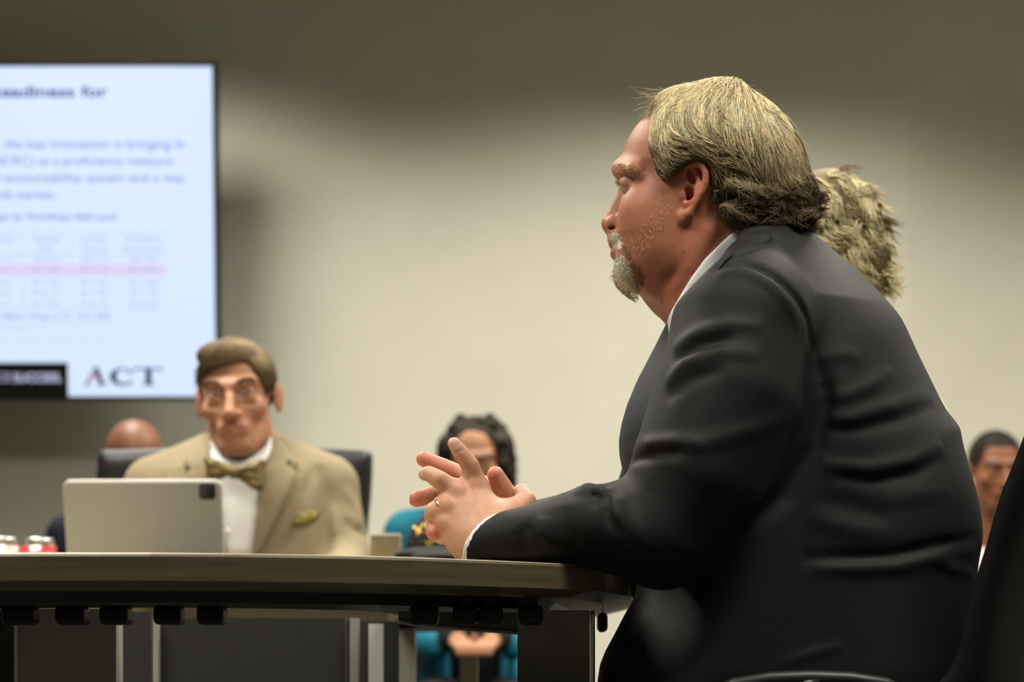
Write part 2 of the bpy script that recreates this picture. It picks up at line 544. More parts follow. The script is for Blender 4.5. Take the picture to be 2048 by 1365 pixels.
M_navy = slide_mat('slide_navy', (.012, .012, .12), .8)
M_red = slide_mat('slide_red', (.7, .08, .12), .9)
M_barblk = mat('slide_black_bar', (.004, .004, .005), .3, .4)
M_white_t = slide_mat('slide_white_text', (.60, .60, .85), 1.0)
tv = thing('television', 'large wall television showing a pale blue slide', 'television', (tvx1 - tvw / 2, TVY, tv_z0))
# panel built upright around its bottom edge, then tipped forward on its tilt mount
TILT = math.atan2(.10, tvh)
def tvp(u, v, d=0):                     # u metres from right edge (negative left), v metres up the panel, d in front of glass
    return np.array([tvx1 + u, TVY - v * math.sin(TILT) - d * math.cos(TILT), tv_z0 + v * math.cos(TILT) - d * math.sin(TILT)])
def tvbox(name, u0, u1, v0, v1, d0, d1, m, parent):
    V = [tvp(u, v, d) for d in (d0, d1) for v in (v0, v1) for u in (u0, u1)]
    Fs = [(0, 1, 3, 2), (4, 6, 7, 5), (0, 4, 5, 1), (2, 3, 7, 6), (0, 2, 6, 4), (1, 5, 7, 3)]
    return mk(name, V, Fs, m, parent, smooth=False)
L_ = tvh / math.cos(TILT)
tvbox('housing', -tvw, 0, 0, L_, -.06, -.002, M_bezel, tv)
bz = .013
tvbox('bezel', -bz, 0, 0, L_, -.002, .004, M_bezel, tv)
tvbox('bezel', -tvw, -tvw + bz, 0, L_, -.002, .004, M_bezel, tv)
tvbox('bezel', -tvw + bz, -bz, L_ - bz, L_, -.002, .004, M_bezel, tv)
tvbox('bezel', -tvw + bz, -bz, 0, bz, -.002, .004, M_bezel, tv)
scr = tvbox('screen', -tvw + bz, -bz, bz, L_ - bz, -.002, 0, M_screen, tv)
box('wall_bracket', (tvx1 - tvw/2 - .3, TVY - .02, tv_z0 + .25), (tvx1 - tvw/2 + .3, WY - .002, tv_z0 + .75), M_black, tv)
def tv_uv(px, py):                      # pixel on the glass -> panel coordinates
    d = P(px, py, 1.0) - np.array([0, 0, HC])
    n = np.array([0, math.cos(TILT), math.sin(TILT)]); p0 = tvp(0, 0)
    t = ((p0 - np.array([0, 0, HC])) @ n) / (d @ n); q = np.array([0, 0, HC]) + t * d
    return q[0] - tvx1, (q[2] - tv_z0) / math.cos(TILT)
def tv_text(s, px0, px1, base, cap, m, name='slide_text', bold=0, right=False):
    """text whose baseline sits at pixel row base, cap height in pixels; stretched to px0..px1"""
    cu = bpy.data.curves.new('t', 'FONT'); cu.body = s; cu.size = 1; cu.offset = bold
    o = bpy.data.objects.new('t', cu); C.objects.link(o)
    dg = bpy.context.evaluated_depsgraph_get()
    me = bpy.data.meshes.new_from_object(o.evaluated_get(dg)); bpy.data.objects.remove(o)
    co = np.empty(len(me.vertices) * 3, np.float32); me.vertices.foreach_get('co', co); co = co.reshape(-1, 3)
    u0, v0 = tv_uv(px0, base); u1, _ = tv_uv(px1, base); _, v1 = tv_uv(px0, base - cap)
    w0, w1 = co[:, 0].min(), co[:, 0].max()
    sx = (u1 - u0) / (w1 - w0); sy = (v1 - v0) / .70
    new = np.array([tvp(u0 + (c[0] - w0) * sx, v0 + c[1] * sy, .0012) for c in co], np.float32)
    me.vertices.foreach_set('co', new.ravel()); me.materials.clear(); me.materials.append(m); me.update()
    ob = bpy.data.objects.new(name, me); link(ob, scr); return ob
def tv_rect(name, px0, py0, px1, py1, m, d=.001):
    u0, v1 = tv_uv(px0, py0); u1, v0 = tv_uv(px1, py1)
    return tvbox(name, u0, u1, v0, v1, 0, d, m, scr)
tv_text('Readiness for', -22, 216, 194, 22, M_txt_dark, bold=.022)
tv_text(', the key innovation is bringing in', -4, 368, 297, 19, M_txt)
tv_text('(NCRC) as a proficiency measure', -22, 346, 330, 18, M_txt)
tv_text('d accountability system and a way', -12, 370, 364, 18, M_txt)
tv_text('job market.', -8, 112, 398, 18, M_txt)
tv_text('ges by WorkKeys Skill Level', -8, 232, 440, 13, M_txt, bold=.01)
tv_text('Level', -6, 27, 484, 10, M_txt2)
for a, b, x0, x1, w2 in (('Applied', 'Math', 66, 118, (78, 106)), ('Graphic', 'Literacy', 163, 213, (165, 215)), ('Workplace', 'Documents', 250, 320, (248, 324))):
    tv_text(a, x0, x1, 484, 10, M_txt2); tv_text(b, w2[0], w2[1], 502, 10, M_txt2)
tv_rect('pink_row', -10, 529, 334, 551, M_pink)
for x in (42, 140, 236): tv_rect('table_rule', x, 468, x + 1.6, 618, M_line)
for y in (466, 508, 618): tv_rect('table_rule', -10, y, 334, y + 1.4, M_line)
rows = [524, 546, 571, 592, 614]
cells = [('level 3', '$9.60', '$9.55', '$9.80'), ('level 4', '$11.40', '$11.10', '$10.90'), ('level 5', '$13.80', '$13.20', '$12.60'), ('level 6', '$16.10', '$14.90', '$15.30'), ('level 7', '$17.80', '$16.70', '$18.20')]
for y, r in zip(rows, cells):
    for (x0, x1), s_ in zip(((-6, 20), (66, 118), (163, 215), (260, 316)), r): tv_text(s_, x0, x1, y, 12, M_txt3)
tv_text('l Mean Wage is $1, $51,000', -3, 220, 638, 11, M_txt2, bold=.012)
tv_text('based on reported median wages by level of attainment data', -6, 330, 649, 5, M_txt3)
tv_text('and readiness survey', -6, 96, 660, 6, M_txt3)
tv_text('source: annual survey of skills used in the workplace', -6, 222, 681, 6, M_txt3)
tv_rect('black_bar', -240, 726, 137, 794, M_barblk)
tv_text('CE', -4, 22, 764, 18, M_white_t); tv_text('SUCCESS.', 27, 124, 764, 17, M_white_t, bold=.03)
def tv_poly(name, pts, m):
    V = []
    for d in (.0012, .0006):
        for x, y in pts: u, v = tv_uv(x, y); V.append(tvp(u, v, d))
    n = len(pts); Fs = [tuple(range(n))[::-1]] + [(i, (i + 1) % n, n + (i + 1) % n, n + i) for i in range(n)]
    return mk(name, V, Fs, m, scr, smooth=False)
# serif letters
tv_poly('logo_letter', [(189,735),(196,735),(208,766),(213,768),(213,771),(194,771),(194,768),(199,766),(188,741),(176,767),(181,768.5),(181,771),(168,771),(168,768.5),(172,767)], M_navy)
tv_poly('logo_accent', [(179,758),(191,748),(196,758),(190,756),(183,761)], M_red)
cpts = [(266,744),(263,744),(258,739),(250,737),(240,740),(234,747),(232,754),(235,763),(242,769),(251,771),(260,769),(267,764)]
cin = [(262,762),(255,766.5),(248,765),(243,760),(241.5,753),(244,744.5),(250,740),(257,742),(261,748),(266,748)]
tv_poly('logo_letter', [(219 + (x-232)*1.38, 753.5 + (y-753.5)*1.06) for x, y in cpts + cin], M_navy)
tv_poly('logo_letter', [(269,736),(324,736),(324,744),(320,739.5),(303,739.5),(303,766),(309,769),(309,771),(285,771),(285,769),(291,766),(291,739.5),(274,739.5),(269,744)], M_navy)

# ------------------------------------------------------------------ conference table
def yedge(px, py): return .12 * FPX / (YH - py)
TT = .74
near_pts = []
for px, py in ((1190, 1131), (1090, 1126), (980, 1121), (830, 1115), (680, 1111), (480, 1107.5), (300, 1106)):
    Y = yedge(px, py); near_pts.append(((px - 1024) * Y / FPX, Y))
xc = near_pts[-1][0] - .06
left = [(2 * xc - x, y) for x, y in near_pts]
cx0 = near_pts[0][0]; cy0 = near_pts[0][1]
right = [(cx0 + .048, cy0 + .22), (cx0 + .072, cy0 + .5), (cx0 + .078, cy0 + .85), (cx0 + .06, cy0 + 1.2), (cx0 + .02, cy0 + 1.6)]
far = [(cx0 - .02, 4.50), (cx0 - .25, 4.58), (xc, 4.61)]
outline = right + far + [(2*xc - x, y) for x, y in far[:2][::-1]] + [(2*xc - x, y) for x, y in right[::-1]] + left + near_pts[::-1]
outline = np.array(outline)
if sum(outline[i][0]*outline[(i+1)%len(outline)][1]-outline[(i+1)%len(outline)][0]*outline[i][1] for i in range(len(outline))) < 0: outline = outline[::-1]
def inset(poly, d):
    n = len(poly); out = []
    for i in range(n):
        a, b, c = poly[i-1], poly[i], poly[(i+1) % n]
        e1 = (b - a) / np.linalg.norm(b - a); e2 = (c - b) / np.linalg.norm(c - b)
        n1 = np.array([-e1[1], e1[0]]); n2 = np.array([-e2[1], e2[0]])
        m_ = n1 + n2; m_ /= np.linalg.norm(m_); out.append(b + m_ * d / max(m_ @ n1, .4))
    return np.array(out)
def wood(name, c1, c2, rough):
    m = mat(name, c1, rough, .4); nt = m.node_tree; b = nt.nodes['Principled BSDF']
    tc = nt.nodes.new('ShaderNodeTexCoord'); mp = nt.nodes.new('ShaderNodeMapping'); mp.inputs['Scale'].default_value = (3, 3, 90)
    n = nt.nodes.new('ShaderNodeTexNoise'); n.inputs['Scale'].default_value = 1.2; n.inputs['Detail'].default_value = 5
    r = nt.nodes.new('ShaderNodeValToRGB'); r.color_ramp.elements[0].position = .35; r.color_ramp.elements[1].position = .65
    r.color_ramp.elements[0].color = (*c1, 1); r.color_ramp.elements[1].color = (*c2, 1)
    nt.links.new(tc.outputs['Object'], mp.inputs[0]); nt.links.new(mp.outputs[0], n.inputs['Vector']); nt.links.new(n.outputs['Fac'], r.inputs[0]); nt.links.new(r.outputs[0], b.inputs['Base Color'])
    return m
M_top = wood('table_laminate', (.36, .30, .20), (.46, .39, .27), .35)
M_edge = wood('table_edge_wood', (.090, .070, .038), (.135, .105, .060), .45)
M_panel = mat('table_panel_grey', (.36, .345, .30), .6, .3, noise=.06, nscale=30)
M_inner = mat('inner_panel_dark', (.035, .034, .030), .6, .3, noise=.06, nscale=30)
M_post = mat('table_post_beige', (.46, .43, .35), .45, .4)
M_strip = mat('table_strip_metal', (.72, .71, .66), .4, .5)
table = thing('conference_table', 'long wooden conference table with a bowed end and grey panel legs', 'table', (xc, 3.5, 0))
def ringmesh(name, rings, m, parent, capb=True, capt=True, smooth=False):
    n = len(rings[0][0]); V = [(p[0], p[1], z) for poly, z in rings for p in poly]; Fs = []
    for r in range(len(rings) - 1):
        for i in range(n): Fs.append((r*n+i, r*n+(i+1) % n, (r+1)*n+(i+1) % n, (r+1)*n+i))
    if capb: Fs.append(tuple(range(n))[::-1])
    if capt: Fs.append(tuple(range((len(rings)-1)*n, len(rings)*n)))
    return mk(name, V, Fs, m, parent, smooth=smooth)
# the tables close a ring round an open well, so the top is a band
inner = inset(outline, .34)
def band(name, rings, m, parent):
    n = len(outline); V = [(p[0], p[1], z) for poly, z in rings for p in poly]; Fs = []; R_ = len(rings)
    for r in range(R_):
        s_ = (r + 1) % R_
        for i in range(n): Fs.append((r*n+i, r*n+(i+1) % n, s_*n+(i+1) % n, s_*n+i))
    return mk(name, V, Fs, m, parent, smooth=False)
band('table_top', [(inner, TT - .0035), (inset(outline, .004), TT - .0035), (inset(outline, .0015), TT - .001), (inset(outline, .004), TT), (inner, TT)], M_top, table)
band('edge_band', [(inner, TT - .036), (inset(outline, .036), TT - .036), (outline, TT - .0285), (outline, TT - .0035), (inset(outline, .0022), TT - .001), (inset(outline, .003), TT - .0036), (inner, TT - .0036)], M_edge, table)
band('under_frame', [(inset(outline, .30), TT - .048), (inset(outline, .10), TT - .048), (inset(outline, .09), TT - .036), (inset(outline, .30), TT - .036)], M_black, table)
def pbox(name, px0, px1, Y, z0, z1, dy, m, bev=0):
    return box(name, ((px0-1024)*Y/FPX, Y, z0), ((px1-1024)*Y/FPX, Y + dy, z1), m, table, bev)
zt = TT - .048
# near right leg: grey panel with a bright metal strip down its outer edge
pbox('leg_panel', 1035, 1180, 2.86, 0, zt, .05, M_panel)
M_chrome = mat('chrome_strip', (.80,.79,.74), .28, .5, metal=1)
sx_ = (1185.2-1024)*2.852/FPX
tube('metal_strip', [(sx_, 2.852, 0), (sx_, 2.852, zt - .006), (sx_, 2.852, zt - .001)], [.0029,.0029,.0024], M_chrome, table, n=16)
pbox('leg_panel', 36, 232, 2.80, 0, zt, .05, M_panel)
pbox('metal_strip', 29, 35, 2.795, 0, zt, .012, M_strip)
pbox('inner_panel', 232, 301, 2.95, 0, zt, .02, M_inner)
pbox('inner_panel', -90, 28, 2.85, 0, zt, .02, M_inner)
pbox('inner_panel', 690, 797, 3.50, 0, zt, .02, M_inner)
pbox('post', 920, 955, 4.10, 0, HC + (YH-1315)*4.10/FPX, .05, M_post)
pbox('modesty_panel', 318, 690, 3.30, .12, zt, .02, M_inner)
pbox('post', 300, 317, 3.28, 0, zt, .04, M_panel)
pbox('post', 700, 716, 3.28, 0, zt, .04, M_panel)
pbox('post', 737, 766, 3.42, 0, zt - .005, .03, M_strip)
pbox('post', 795, 830, 4.05, 0, TT - .05, .05, M_post)
# curved hanging modesty panel between the posts
n = 16; V = []; zb = lambda t: .62 + (1343 - (1247 + 19 * t ** .8)) * 3.06 / FPX
for s_ in (0, .006):
    for i in range(n + 1):
        t = i / n; px = 797 + (1036 - 797) * t; Y = 3.06 + .10 * math.sin(t * 1.6) - .10 + s_
        x = (px - 1024) * Y / FPX
        V += [(x, Y, zb(t)), (x, Y, zt)]
m2 = 2 * (n + 1); Fs = []
for i in range(n):
    a = 2 * i; Fs += [(a, a+2, a+3, a+1), (m2+a, m2+a+1, m2+a+3, m2+a+2), (a, m2+a, m2+a+2, a+2), (a+1, a+3, m2+a+3, m2+a+1)]
Fs += [(0, 1, m2+1, m2), (2*n, m2+2*n, m2+2*n+1, 2*n+1)]
cp = mk('modesty_panel', V, Fs, M_panel, table, smooth=False)
tube('lower_rim', [(V[2*i][0], V[2*i][1], V[2*i][2]) for i in range(n + 1)], .0028, M_strip, cp, n=8)
# black rounded cable clips hanging from the underside
def clip(px0, px1, Y, y0=1209, y1=1250):
    x0, x1 = (px0-1024)*Y/FPX, (px1-1024)*Y/FPX
    bm = bmesh.new()
    bbox_bm(bm, (x0, Y, HC + (YH-y1)*Y/FPX), (x1, Y + .05, zt + .002), .006, 3)
    bbox_bm(bm, (x0 + .006, Y + .008, zt - .004), (x1 - .006, Y + .04, zt + .01))
    return obj_bm('cable_clip', bm, M_black, table)
for a, b in ((0, 64), (108, 166), (197, 254), (305, 360), (392, 446), (818, 876), (905, 955), (956, 1006), (1036, 1086)): clip(a, b, 2.70)
clip(1196, 1216, 3.05, 1250, 1265)
# ------------------------------------------------------------------ people: shared materials
M_skin = mat('skin', rough=.5, spec=.35, attr='Col', noise=.07, nscale=140, bump=.12, bscale=900, sss=.12)
M_hair = mat('hair', rough=.62, spec=.18, attr='Col')
M_white = mat('white_shirt', (.74, .76, .76), .75, .2, noise=.03, nscale=50)
M_suit = mat('charcoal_suit_wool', (.0058, .0058, .0064), .56, .24, noise=.12, nscale=900, bump=.35, bscale=1500, sheen=.03)
M_eyewhite = mat('eye', rough=.3, spec=.25, attr='Col')
M_gold = mat('ring_metal', (.85, .70, .48), .22, .5, metal=1)
M_trouser = mat('dark_trousers', (.02, .02, .023), .8, .2)
M_shoe = mat('black_shoe', (.01, .01, .01), .35)

def srgb(r, g, b):
    return np.array([((c/255+.055)/1.055)**2.4 if c > 10 else c/255/12.92 for c in (r, g, b)])
def near(V, p, r):                      # soft mask around a point
    return np.exp(-((V - np.asarray(p)) ** 2 / np.asarray(r) ** 2).sum(1))
def paint(col, m, c): return col + (np.asarray(c) - col) * np.clip(m, 0, 1)[:, None]

# ================================================================== the man in the charcoal suit
HY = 2.90                               # his mid plane
man = thing('person', 'man in charcoal suit seated at table in profile with clasped hands', 'person', (.32, HY, 0))
h = .0017
fld = Field((P(1190,0,HY)[0], HY-.105, P(0,740,HY)[2]), (P(1670,0,HY)[0], HY+.105, P(0,150,HY)[2]), h)
head_px = [(1302,232),(1285,240),(1267,259),(1255,280),(1249,295),(1242,316),(1238,330),(1236,340),(1238,352),(1244,362),(1249,372),(1248,384),(1245,396),(1241,412),(1237,430),(1234,448),(1231,464),(1228,472),(1227,482),(1231,491),(1233,495),(1231,501),(1229,509),(1232,521),(1231,531),(1229,545),(1232,556),(1241,568),(1255,577),(1276,586),(1288,601),(1299,615),(1312,629),(1332,648),(1400,735),(1520,735),(1575,560),(1582,470),(1604,420),(1608,380),(1600,330),(1588,285),(1570,245),(1545,215),(1515,200),(1480,186),(1430,178),(1380,186),(1335,206)]
head_poly = smooth_poly(XZ(head_px, HY), 3)
zax = fld.ax[2]
def zprof(pts, Y=HY, ax=None):
    ax = zax if ax is None else ax
    zz = [P(0, p[0], Y)[2] for p in pts][::-1]; vv = [p[1] for p in pts][::-1]
    return np.interp(ax, zz, vv).astype(np.float32)
Wz = zprof([(160,.060),(220,.073),(300,.079),(380,.078),(450,.074),(520,.069),(570,.064),(620,.068),(700,.075)])
Rz = zprof([(160,.085),(330,.080),(400,.070),(480,.060),(560,.055),(600,.06),(700,.07)])
fld.inflate(head_poly, HY, Wz, Rz, k=.001, blur=10)
pt = lambda x, y, dy: P(x, y, HY + dy)
# cheek, jaw and under-chin fullness
fld.ell(pt(1296,432,-.044), (.030,.024,.032), .03)
fld.ell(pt(1335,515,-.042), (.045,.026,.040), .03)
fld.ell(pt(1292,530,-.030), (.028,.022,.030), .02)
fld.ell(pt(1258,552,0), (.016,.026,.018), .012)
# brow ridge and eye socket
fld.cap(pt(1240,338,-.008), pt(1264,340,-.050), .0085, .007, .014)
fld.cap(pt(1240,338,.008), pt(1264,340,.050), .0085, .007, .014)
for sg in (-1, 1):
    fld.ell(pt(1247,369,sg*.031), (.0135,.019,.0085), .010, 'cut')
    # lids wrapping the eyeball
    fld.ell(pt(1262,369,sg*.030), (.0125,.0135,.0118), .004)
    fld.cap(pt(1243,362,sg*.022), pt(1272,374,sg*.048), .0028, .003, .005)
    fld.cap(pt(1250,381,sg*.024), pt(1270,380,sg*.047), .0025, .003, .006)
# nose
fld.chain([pt(1250,372,0), pt(1245,394,0), pt(1233,424,0), pt(1222,446,0)], [.0065,.0078,.0095,.0115], .008)
fld.cap(pt(1221,452,0), pt(1232,459,0), .0075, .005, .006)
for sg in (-1, 1):
    fld.ell(pt(1230,447,sg*.0135), (.0115,.0085,.0095), .006)
    fld.ell(pt(1225.5,457.5,sg*.0165), (.0062,.0085,.0042), .0015, 'cut')
    fld.fold([pt(1236,430,sg*.022), pt(1240,450,sg*.028), pt(1240,475,sg*.036), pt(1250,498,sg*.042)], -.0025, .005)
# mouth
fld.ell(pt(1231,480,0), (.0085,.024,.010), .012)
fld.ell(pt(1232.5,508,0), (.0065,.019,.0055), .008)
fld.chain([pt(1226,495.5,0), pt(1237,496,-.020), pt(1248,500,-.030)], [.0022,.002,.0012], .003, 'cut')
fld.chain([pt(1226,495.5,0), pt(1237,496,.020), pt(1248,500,.030)], [.0022,.002,.0012], .003, 'cut')
# neck: tendon, soft fold below jaw
fld.chain([pt(1415,470,-.062), pt(1385,540,-.062), pt(1352,615,-.05)], [.011,.010,.010], .02)
fld.fold([pt(1300,585,-.055), pt(1340,560,-.066), pt(1375,510,-.07)], -.002, .008)
fld.fold([pt(1262,374,-.047), pt(1276,370,-.055), pt(1292,362,-.062)], -.0012, .003)
fld.fold([pt(1252,392,-.034), pt(1264,402,-.044), pt(1280,402,-.055)], -.0012, .004)
# ears
def ear(fld, sg):
    e = lambda x, y, dy: P(x, y, 2.828) + np.array([0, 0 if sg < 0 else 2*(HY-2.828), 0]) + np.array([0, sg*dy, 0])
    fld.ell(e(1388,385,-.002), (.0125,.006,.030), .004, rot=[[.95,0,.30],[0,1,0],[-.30,0,.95]])
    fld.cap(e(1378,380,-.01), e(1390,390,-.004), .016, .013, .008)
    hx = [(1368,380,-.001),(1368,360,.003),(1372,344,.006),(1381,334,.009),(1393,331,.011),(1404,337,.013),(1410,352,.014),(1409,370,.014),(1403,388,.013),(1394,404,.011),(1385,418,.009),(1377,430,.007)]
    fld.chain([e(*q) for q in hx], [.0030,.0034,.0036,.0040,.0042,.0042,.0042,.0040,.0038,.0038,.0042,.0055], .003)
    fld.ell(e(1370,436,.004), (.0075,.0048,.0085), .006, rot=[[.9,0,.43],[0,1,0],[-.43,0,.9]])
    fld.cap(e(1368,440,.002), e(1360,444,-.002), .005, .004, .005)
    fld.chain([e(1386,345,.004), e(1395,358,.007), (e(1396,374,.009)), e(1390,391,.009), e(1382,404,.008), e(1373,411,.006)], [.003,.0036,.004,.004,.004,.004], .004)
    fld.ell(e(1382,356,.008), (.0042,.0075,.0095), .003, 'cut', rot=[[.97,0,.22],[0,1,0],[-.22,0,.97]])
    fld.ell(e(1377,390,.006), (.0060,.0095,.0085), .003, 'cut')
    fld.ell(e(1372,393,.0), (.0035,.012,.004), .002, 'cut')
    fld.ell(e(1366,393,.003), (.0038,.0035,.0060), .003)
ear(fld, -1); ear(fld, 1)
Vh, Qh = fld.net(1)
skin = srgb(184, 124, 95)
ch = np.tile(skin, (len(Vh), 1))
ch = paint(ch, near(Vh, pt(1390,385,-.08), (.02,.03,.045)) * .6, srgb(205,112,88))
ch = paint(ch, near(Vh, pt(1400,560,-.05), (.05,.06,.05)) * .75, srgb(176,98,72))
ch = paint(ch, near(Vh, pt(1310,520,-.05), (.05,.05,.05)) * .5, srgb(180,108,80))
ch = paint(ch, near(Vh, pt(1285,400,-.05), (.022,.03,.018)) * .4, srgb(208,122,92))
ch = paint(ch, near(Vh, pt(1217,446,0), (.014,.03,.016)) * .5, srgb(205,120,95))
ch = paint(ch, near(Vh, pt(1236,505,0), (.012,.026,.0075)) * .75, srgb(176,105,88))
ch = paint(ch, near(Vh, pt(1242,550,0), (.022,.045,.018)) * .55, srgb(180,150,120))
ch = paint(ch, near(Vh, pt(1258,356,-.035), (.012,.012,.008)) * .35, srgb(170,110,80))
ch = paint(ch, (near(Vh, pt(1287,336,-.062), (.0022,.02,.0022)) + near(Vh, pt(1367,507,-.07), (.0012,.02,.0012)) + near(Vh, pt(1297,470,-.06), (.003,.02,.003))*.7) * .8, srgb(120,58,44))
head_part = (Vh, Qh, ch * .84)
S_head = Surf(Vh, Qh)

# hands ------------------------------------------------------------
fl = Field(P(812,1130,2.70) + np.array([0,-.01,0]), P(1085,868,2.92) + np.array([.02,.02,.0]), .0013)
def chp(l): return [P(a, b, c) for a, b, c, _ in l], [r for *_, r in l]
LH = [[(951,974,2.775,.0122),(940,931,2.766,.0098),(919,903,2.762,.0084),(908,888,2.760,.0070)],
      [(913,986,2.765,.0120),(878,960,2.757,.0100),(858,948,2.764,.0084),(850,949,2.772,.0072)],
      [(893,1013,2.758,.0120),(869,1024,2.758,.0108),(864,1032,2.786,.0092)],
      [(893,1048,2.757,.0115),(878,1062,2.768,.0090),(884,1076,2.782,.0078)]]
RH = [[(967,978,2.825,.0125),(930,956,2.806,.0108),(886,935,2.800,.0098),(848,919,2.800,.0085)],
      [(955,1000,2.828,.0125),(905,985,2.803,.0105),(862,991,2.792,.0098),(833,999,2.786,.0088)],
      [(930,1045,2.82,.012),(882,1034,2.792,.0098),(869,1046,2.768,.0092),(868,1066,2.757,.0086)],
      [(1005,1050,2.835,.0145),(1027,1010,2.808,.0118),(1003,974,2.792,.0112),(991,950,2.786,.0092)]]
def hand(chains, palm, k):
    f2 = Field(fl.lo, fl.lo + (np.array(fl.F.shape) - 1) * fl.h, fl.h)
    for p0, p1, r0, r1 in palm: f2.cap(P(*p0), P(*p1), r0, r1, .016)
    for c in chains:
        p, r = chp(c); g = Field(fl.lo, fl.lo + (np.array(fl.F.shape) - 1) * fl.h, fl.h)
        g.chain(p, [q*1.06 for q in r], .0035)
        f2.F = smin(f2.F, g.F, k)
    return f2
lf = hand(LH, [((951,972,2.778),(985,1045,2.758),.0135,.019), ((915,985,2.768),(965,1060,2.752),.0135,.019),
               ((895,1012,2.760),(955,1070,2.750),.0130,.019), ((893,1048,2.758),(945,1085,2.752),.0130,.019),
               ((985,1045,2.760),(1010,1030,2.775),.017,.015), ((945,1085,2.752),(985,1080,2.745),.021,.022), ((912,1072,2.757),(938,1100,2.752),.013,.013)], .008)
th_p, th_r = chp([(1000,1042,2.766,.018),(1030,1022,2.775,.0155),(1052,1003,2.785,.0122),(1043,985,2.793,.0098)])
lf.chain(th_p, th_r, .010)
# knuckles, tendons, finger creases
for q in ((951,972,2.764),(914,985,2.755),(893,1011,2.747),(890,1046,2.746)): lf.ell(P(*q), (.006,.004,.006), .008)
for a in ((953,976),(917,990),(898,1016)):
    lf.fold([P(a[0],a[1],2.757), P((a[0]+965)/2,(a[1]+1060)/2,2.742), P(962,1056,2.735)], .0012, .004)
for a, b in (((931,936),(951,927)), ((934,940),(953,931)), ((911,908),(927,899)), ((873,951),(884,968)), ((870,953),(880,969))):
    lf.fold([P(*a, 2.756), P((a[0]+b[0])/2,(a[1]+b[1])/2,2.752), P(*b, 2.756)], -.0012, .0016)
rf = hand(RH, [((967,978,2.828),(1040,1050,2.880),.0135,.019), ((955,1000,2.83),(1035,1060,2.880),.0135,.02),
               ((940,1030,2.83),(1030,1070,2.875),.0135,.02), ((1005,1050,2.838),(1040,1060,2.87),.016,.02)], .008)
fl.F = np.minimum(lf.F, rf.F)
Vn, Qn = fl.net(1)
hs = srgb(198, 150, 122)
cn = np.tile(hs, (len(Vn), 1))
for q, s_ in (((840,916,2.79),.016), ((826,999,2.778),.014), ((868,1066,2.75),.011), ((990,946,2.778),.014)):
    cn = paint(cn, near(Vn, P(*q), (s_, s_*1.4, s_)) * .8, srgb(205,112,95))
cn = paint(cn, near(Vn, P(885,932,2.79), (.026,.012,.014)) * .4, srgb(195,122,100))
for q, r in (((906,888,2.752),(.006,.006,.008)), ((845,951,2.766),(.004,.008,.005)), ((881,1083,2.775),(.006,.008,.005)), ((1046,977,2.786),(.006,.006,.004)), ((1001,950,2.786),(.003,.008,.007))):
    cn = paint(cn, near(Vn, P(*q), r) * .85, srgb(218,180,168))
for q in ((951,972,2.76),(914,985,2.75),(893,1011,2.745),(878,958,2.745),(941,930,2.755)):
    cn = paint(cn, near(Vn, P(*q), (.010,.012,.010)) * .4, srgb(198,134,110))
# plain torso and limbs under the clothes keep the figure whole
ft = Field((-.05, HY-.30, .40), (.62, HY+.30, 1.12), .012, far=.1)
ft.chain([P(1480,700,HY), P(1560,900,HY), P(1620,1200,HY)], [.09,.13,.13], .05)
ft.cap(P(1480,640,HY), P(1440,520,HY), .06, .05, .03)
for sg in (-1, 1):
    ft.chain([P(1485,670,2.78)*[1,0,1]+[0,HY+sg*.14,0], P(1400,920,2.75)*[1,0,1]+[0,HY+sg*.155,0], P(1318,1072,2.74)*[1,0,1]+[0,HY+sg*.16,0]], [.05,.048,.042], .03)
ft.chain([P(1318,1072,2.74), P(1180,1055,2.74), P(960,1078,2.75)], [.04,.034,.022], .02)
ft.chain([P(1318,1072,2.74)*[1,0,1]+[0,HY+.16,0], P(1180,1050,2.97), P(1040,1060,2.88)], [.04,.034,.022], .02)
Vt, Qt = ft.net(1)
Vb, Qb, cb = join([head_part, (Vn, Qn, cn), (Vt, Qt, np.tile(skin, (len(Vt), 1)))])
body = mk('body', Vb, Qb, M_skin, man, col=cb)

# eyes: ball with iris
def eyeball(parent, c, r, look, iris=(.10, .16, .22), name='eye'):
    bm = bmesh.new(); bmesh.ops.create_uvsphere(bm, u_segments=24, v_segments=16, radius=r)
    V = np.array([v.co[:] for v in bm.verts]); Fs = [[v.index for v in f.verts] for f in bm.faces]; bm.free()
    look = np.asarray(look, float) / np.linalg.norm(look); d = (V / r) @ look
    c_ = np.tile(np.array([.36, .34, .33]), (len(V), 1)); c_[d > .86] = iris; c_[d > .955] = (.004, .004, .004)
    return mk(name, V + c, Fs, M_eyewhite, parent, col=c_)
for sg in (-1, 1): eyeball(man, pt(1262,371.5,sg*.0305), .0118, (-1, .12, 0))

# wedding ring on the near ring finger
def torus(name, c, axis, R, r, m, parent, n=28, k=8):
    axis = np.asarray(axis, float); axis /= np.linalg.norm(axis)
    a = np.cross(axis, [0, 0, 1.0]); a /= np.linalg.norm(a); b = np.cross(axis, a); V = []; Fs = []
    for i in range(n):
        t = 2*math.pi*i/n; d = a*math.cos(t) + b*math.sin(t)
        for j in range(k):
            u = 2*math.pi*j/k; V.append(np.asarray(c) + d*(R + r*math.cos(u)) + axis*r*1.5*math.sin(u))
    for i in range(n):
        for j in range(k): Fs.append((i*k+j, ((i+1) % n)*k+j, ((i+1) % n)*k+(j+1) % k, i*k+(j+1) % k))
    return mk(name, V, Fs, m, parent)
torus('wedding_ring', P(880,1019,2.758), P(869,1024,2.758) - P(893,1013,2.758), .0131, .0011, M_gold, man)

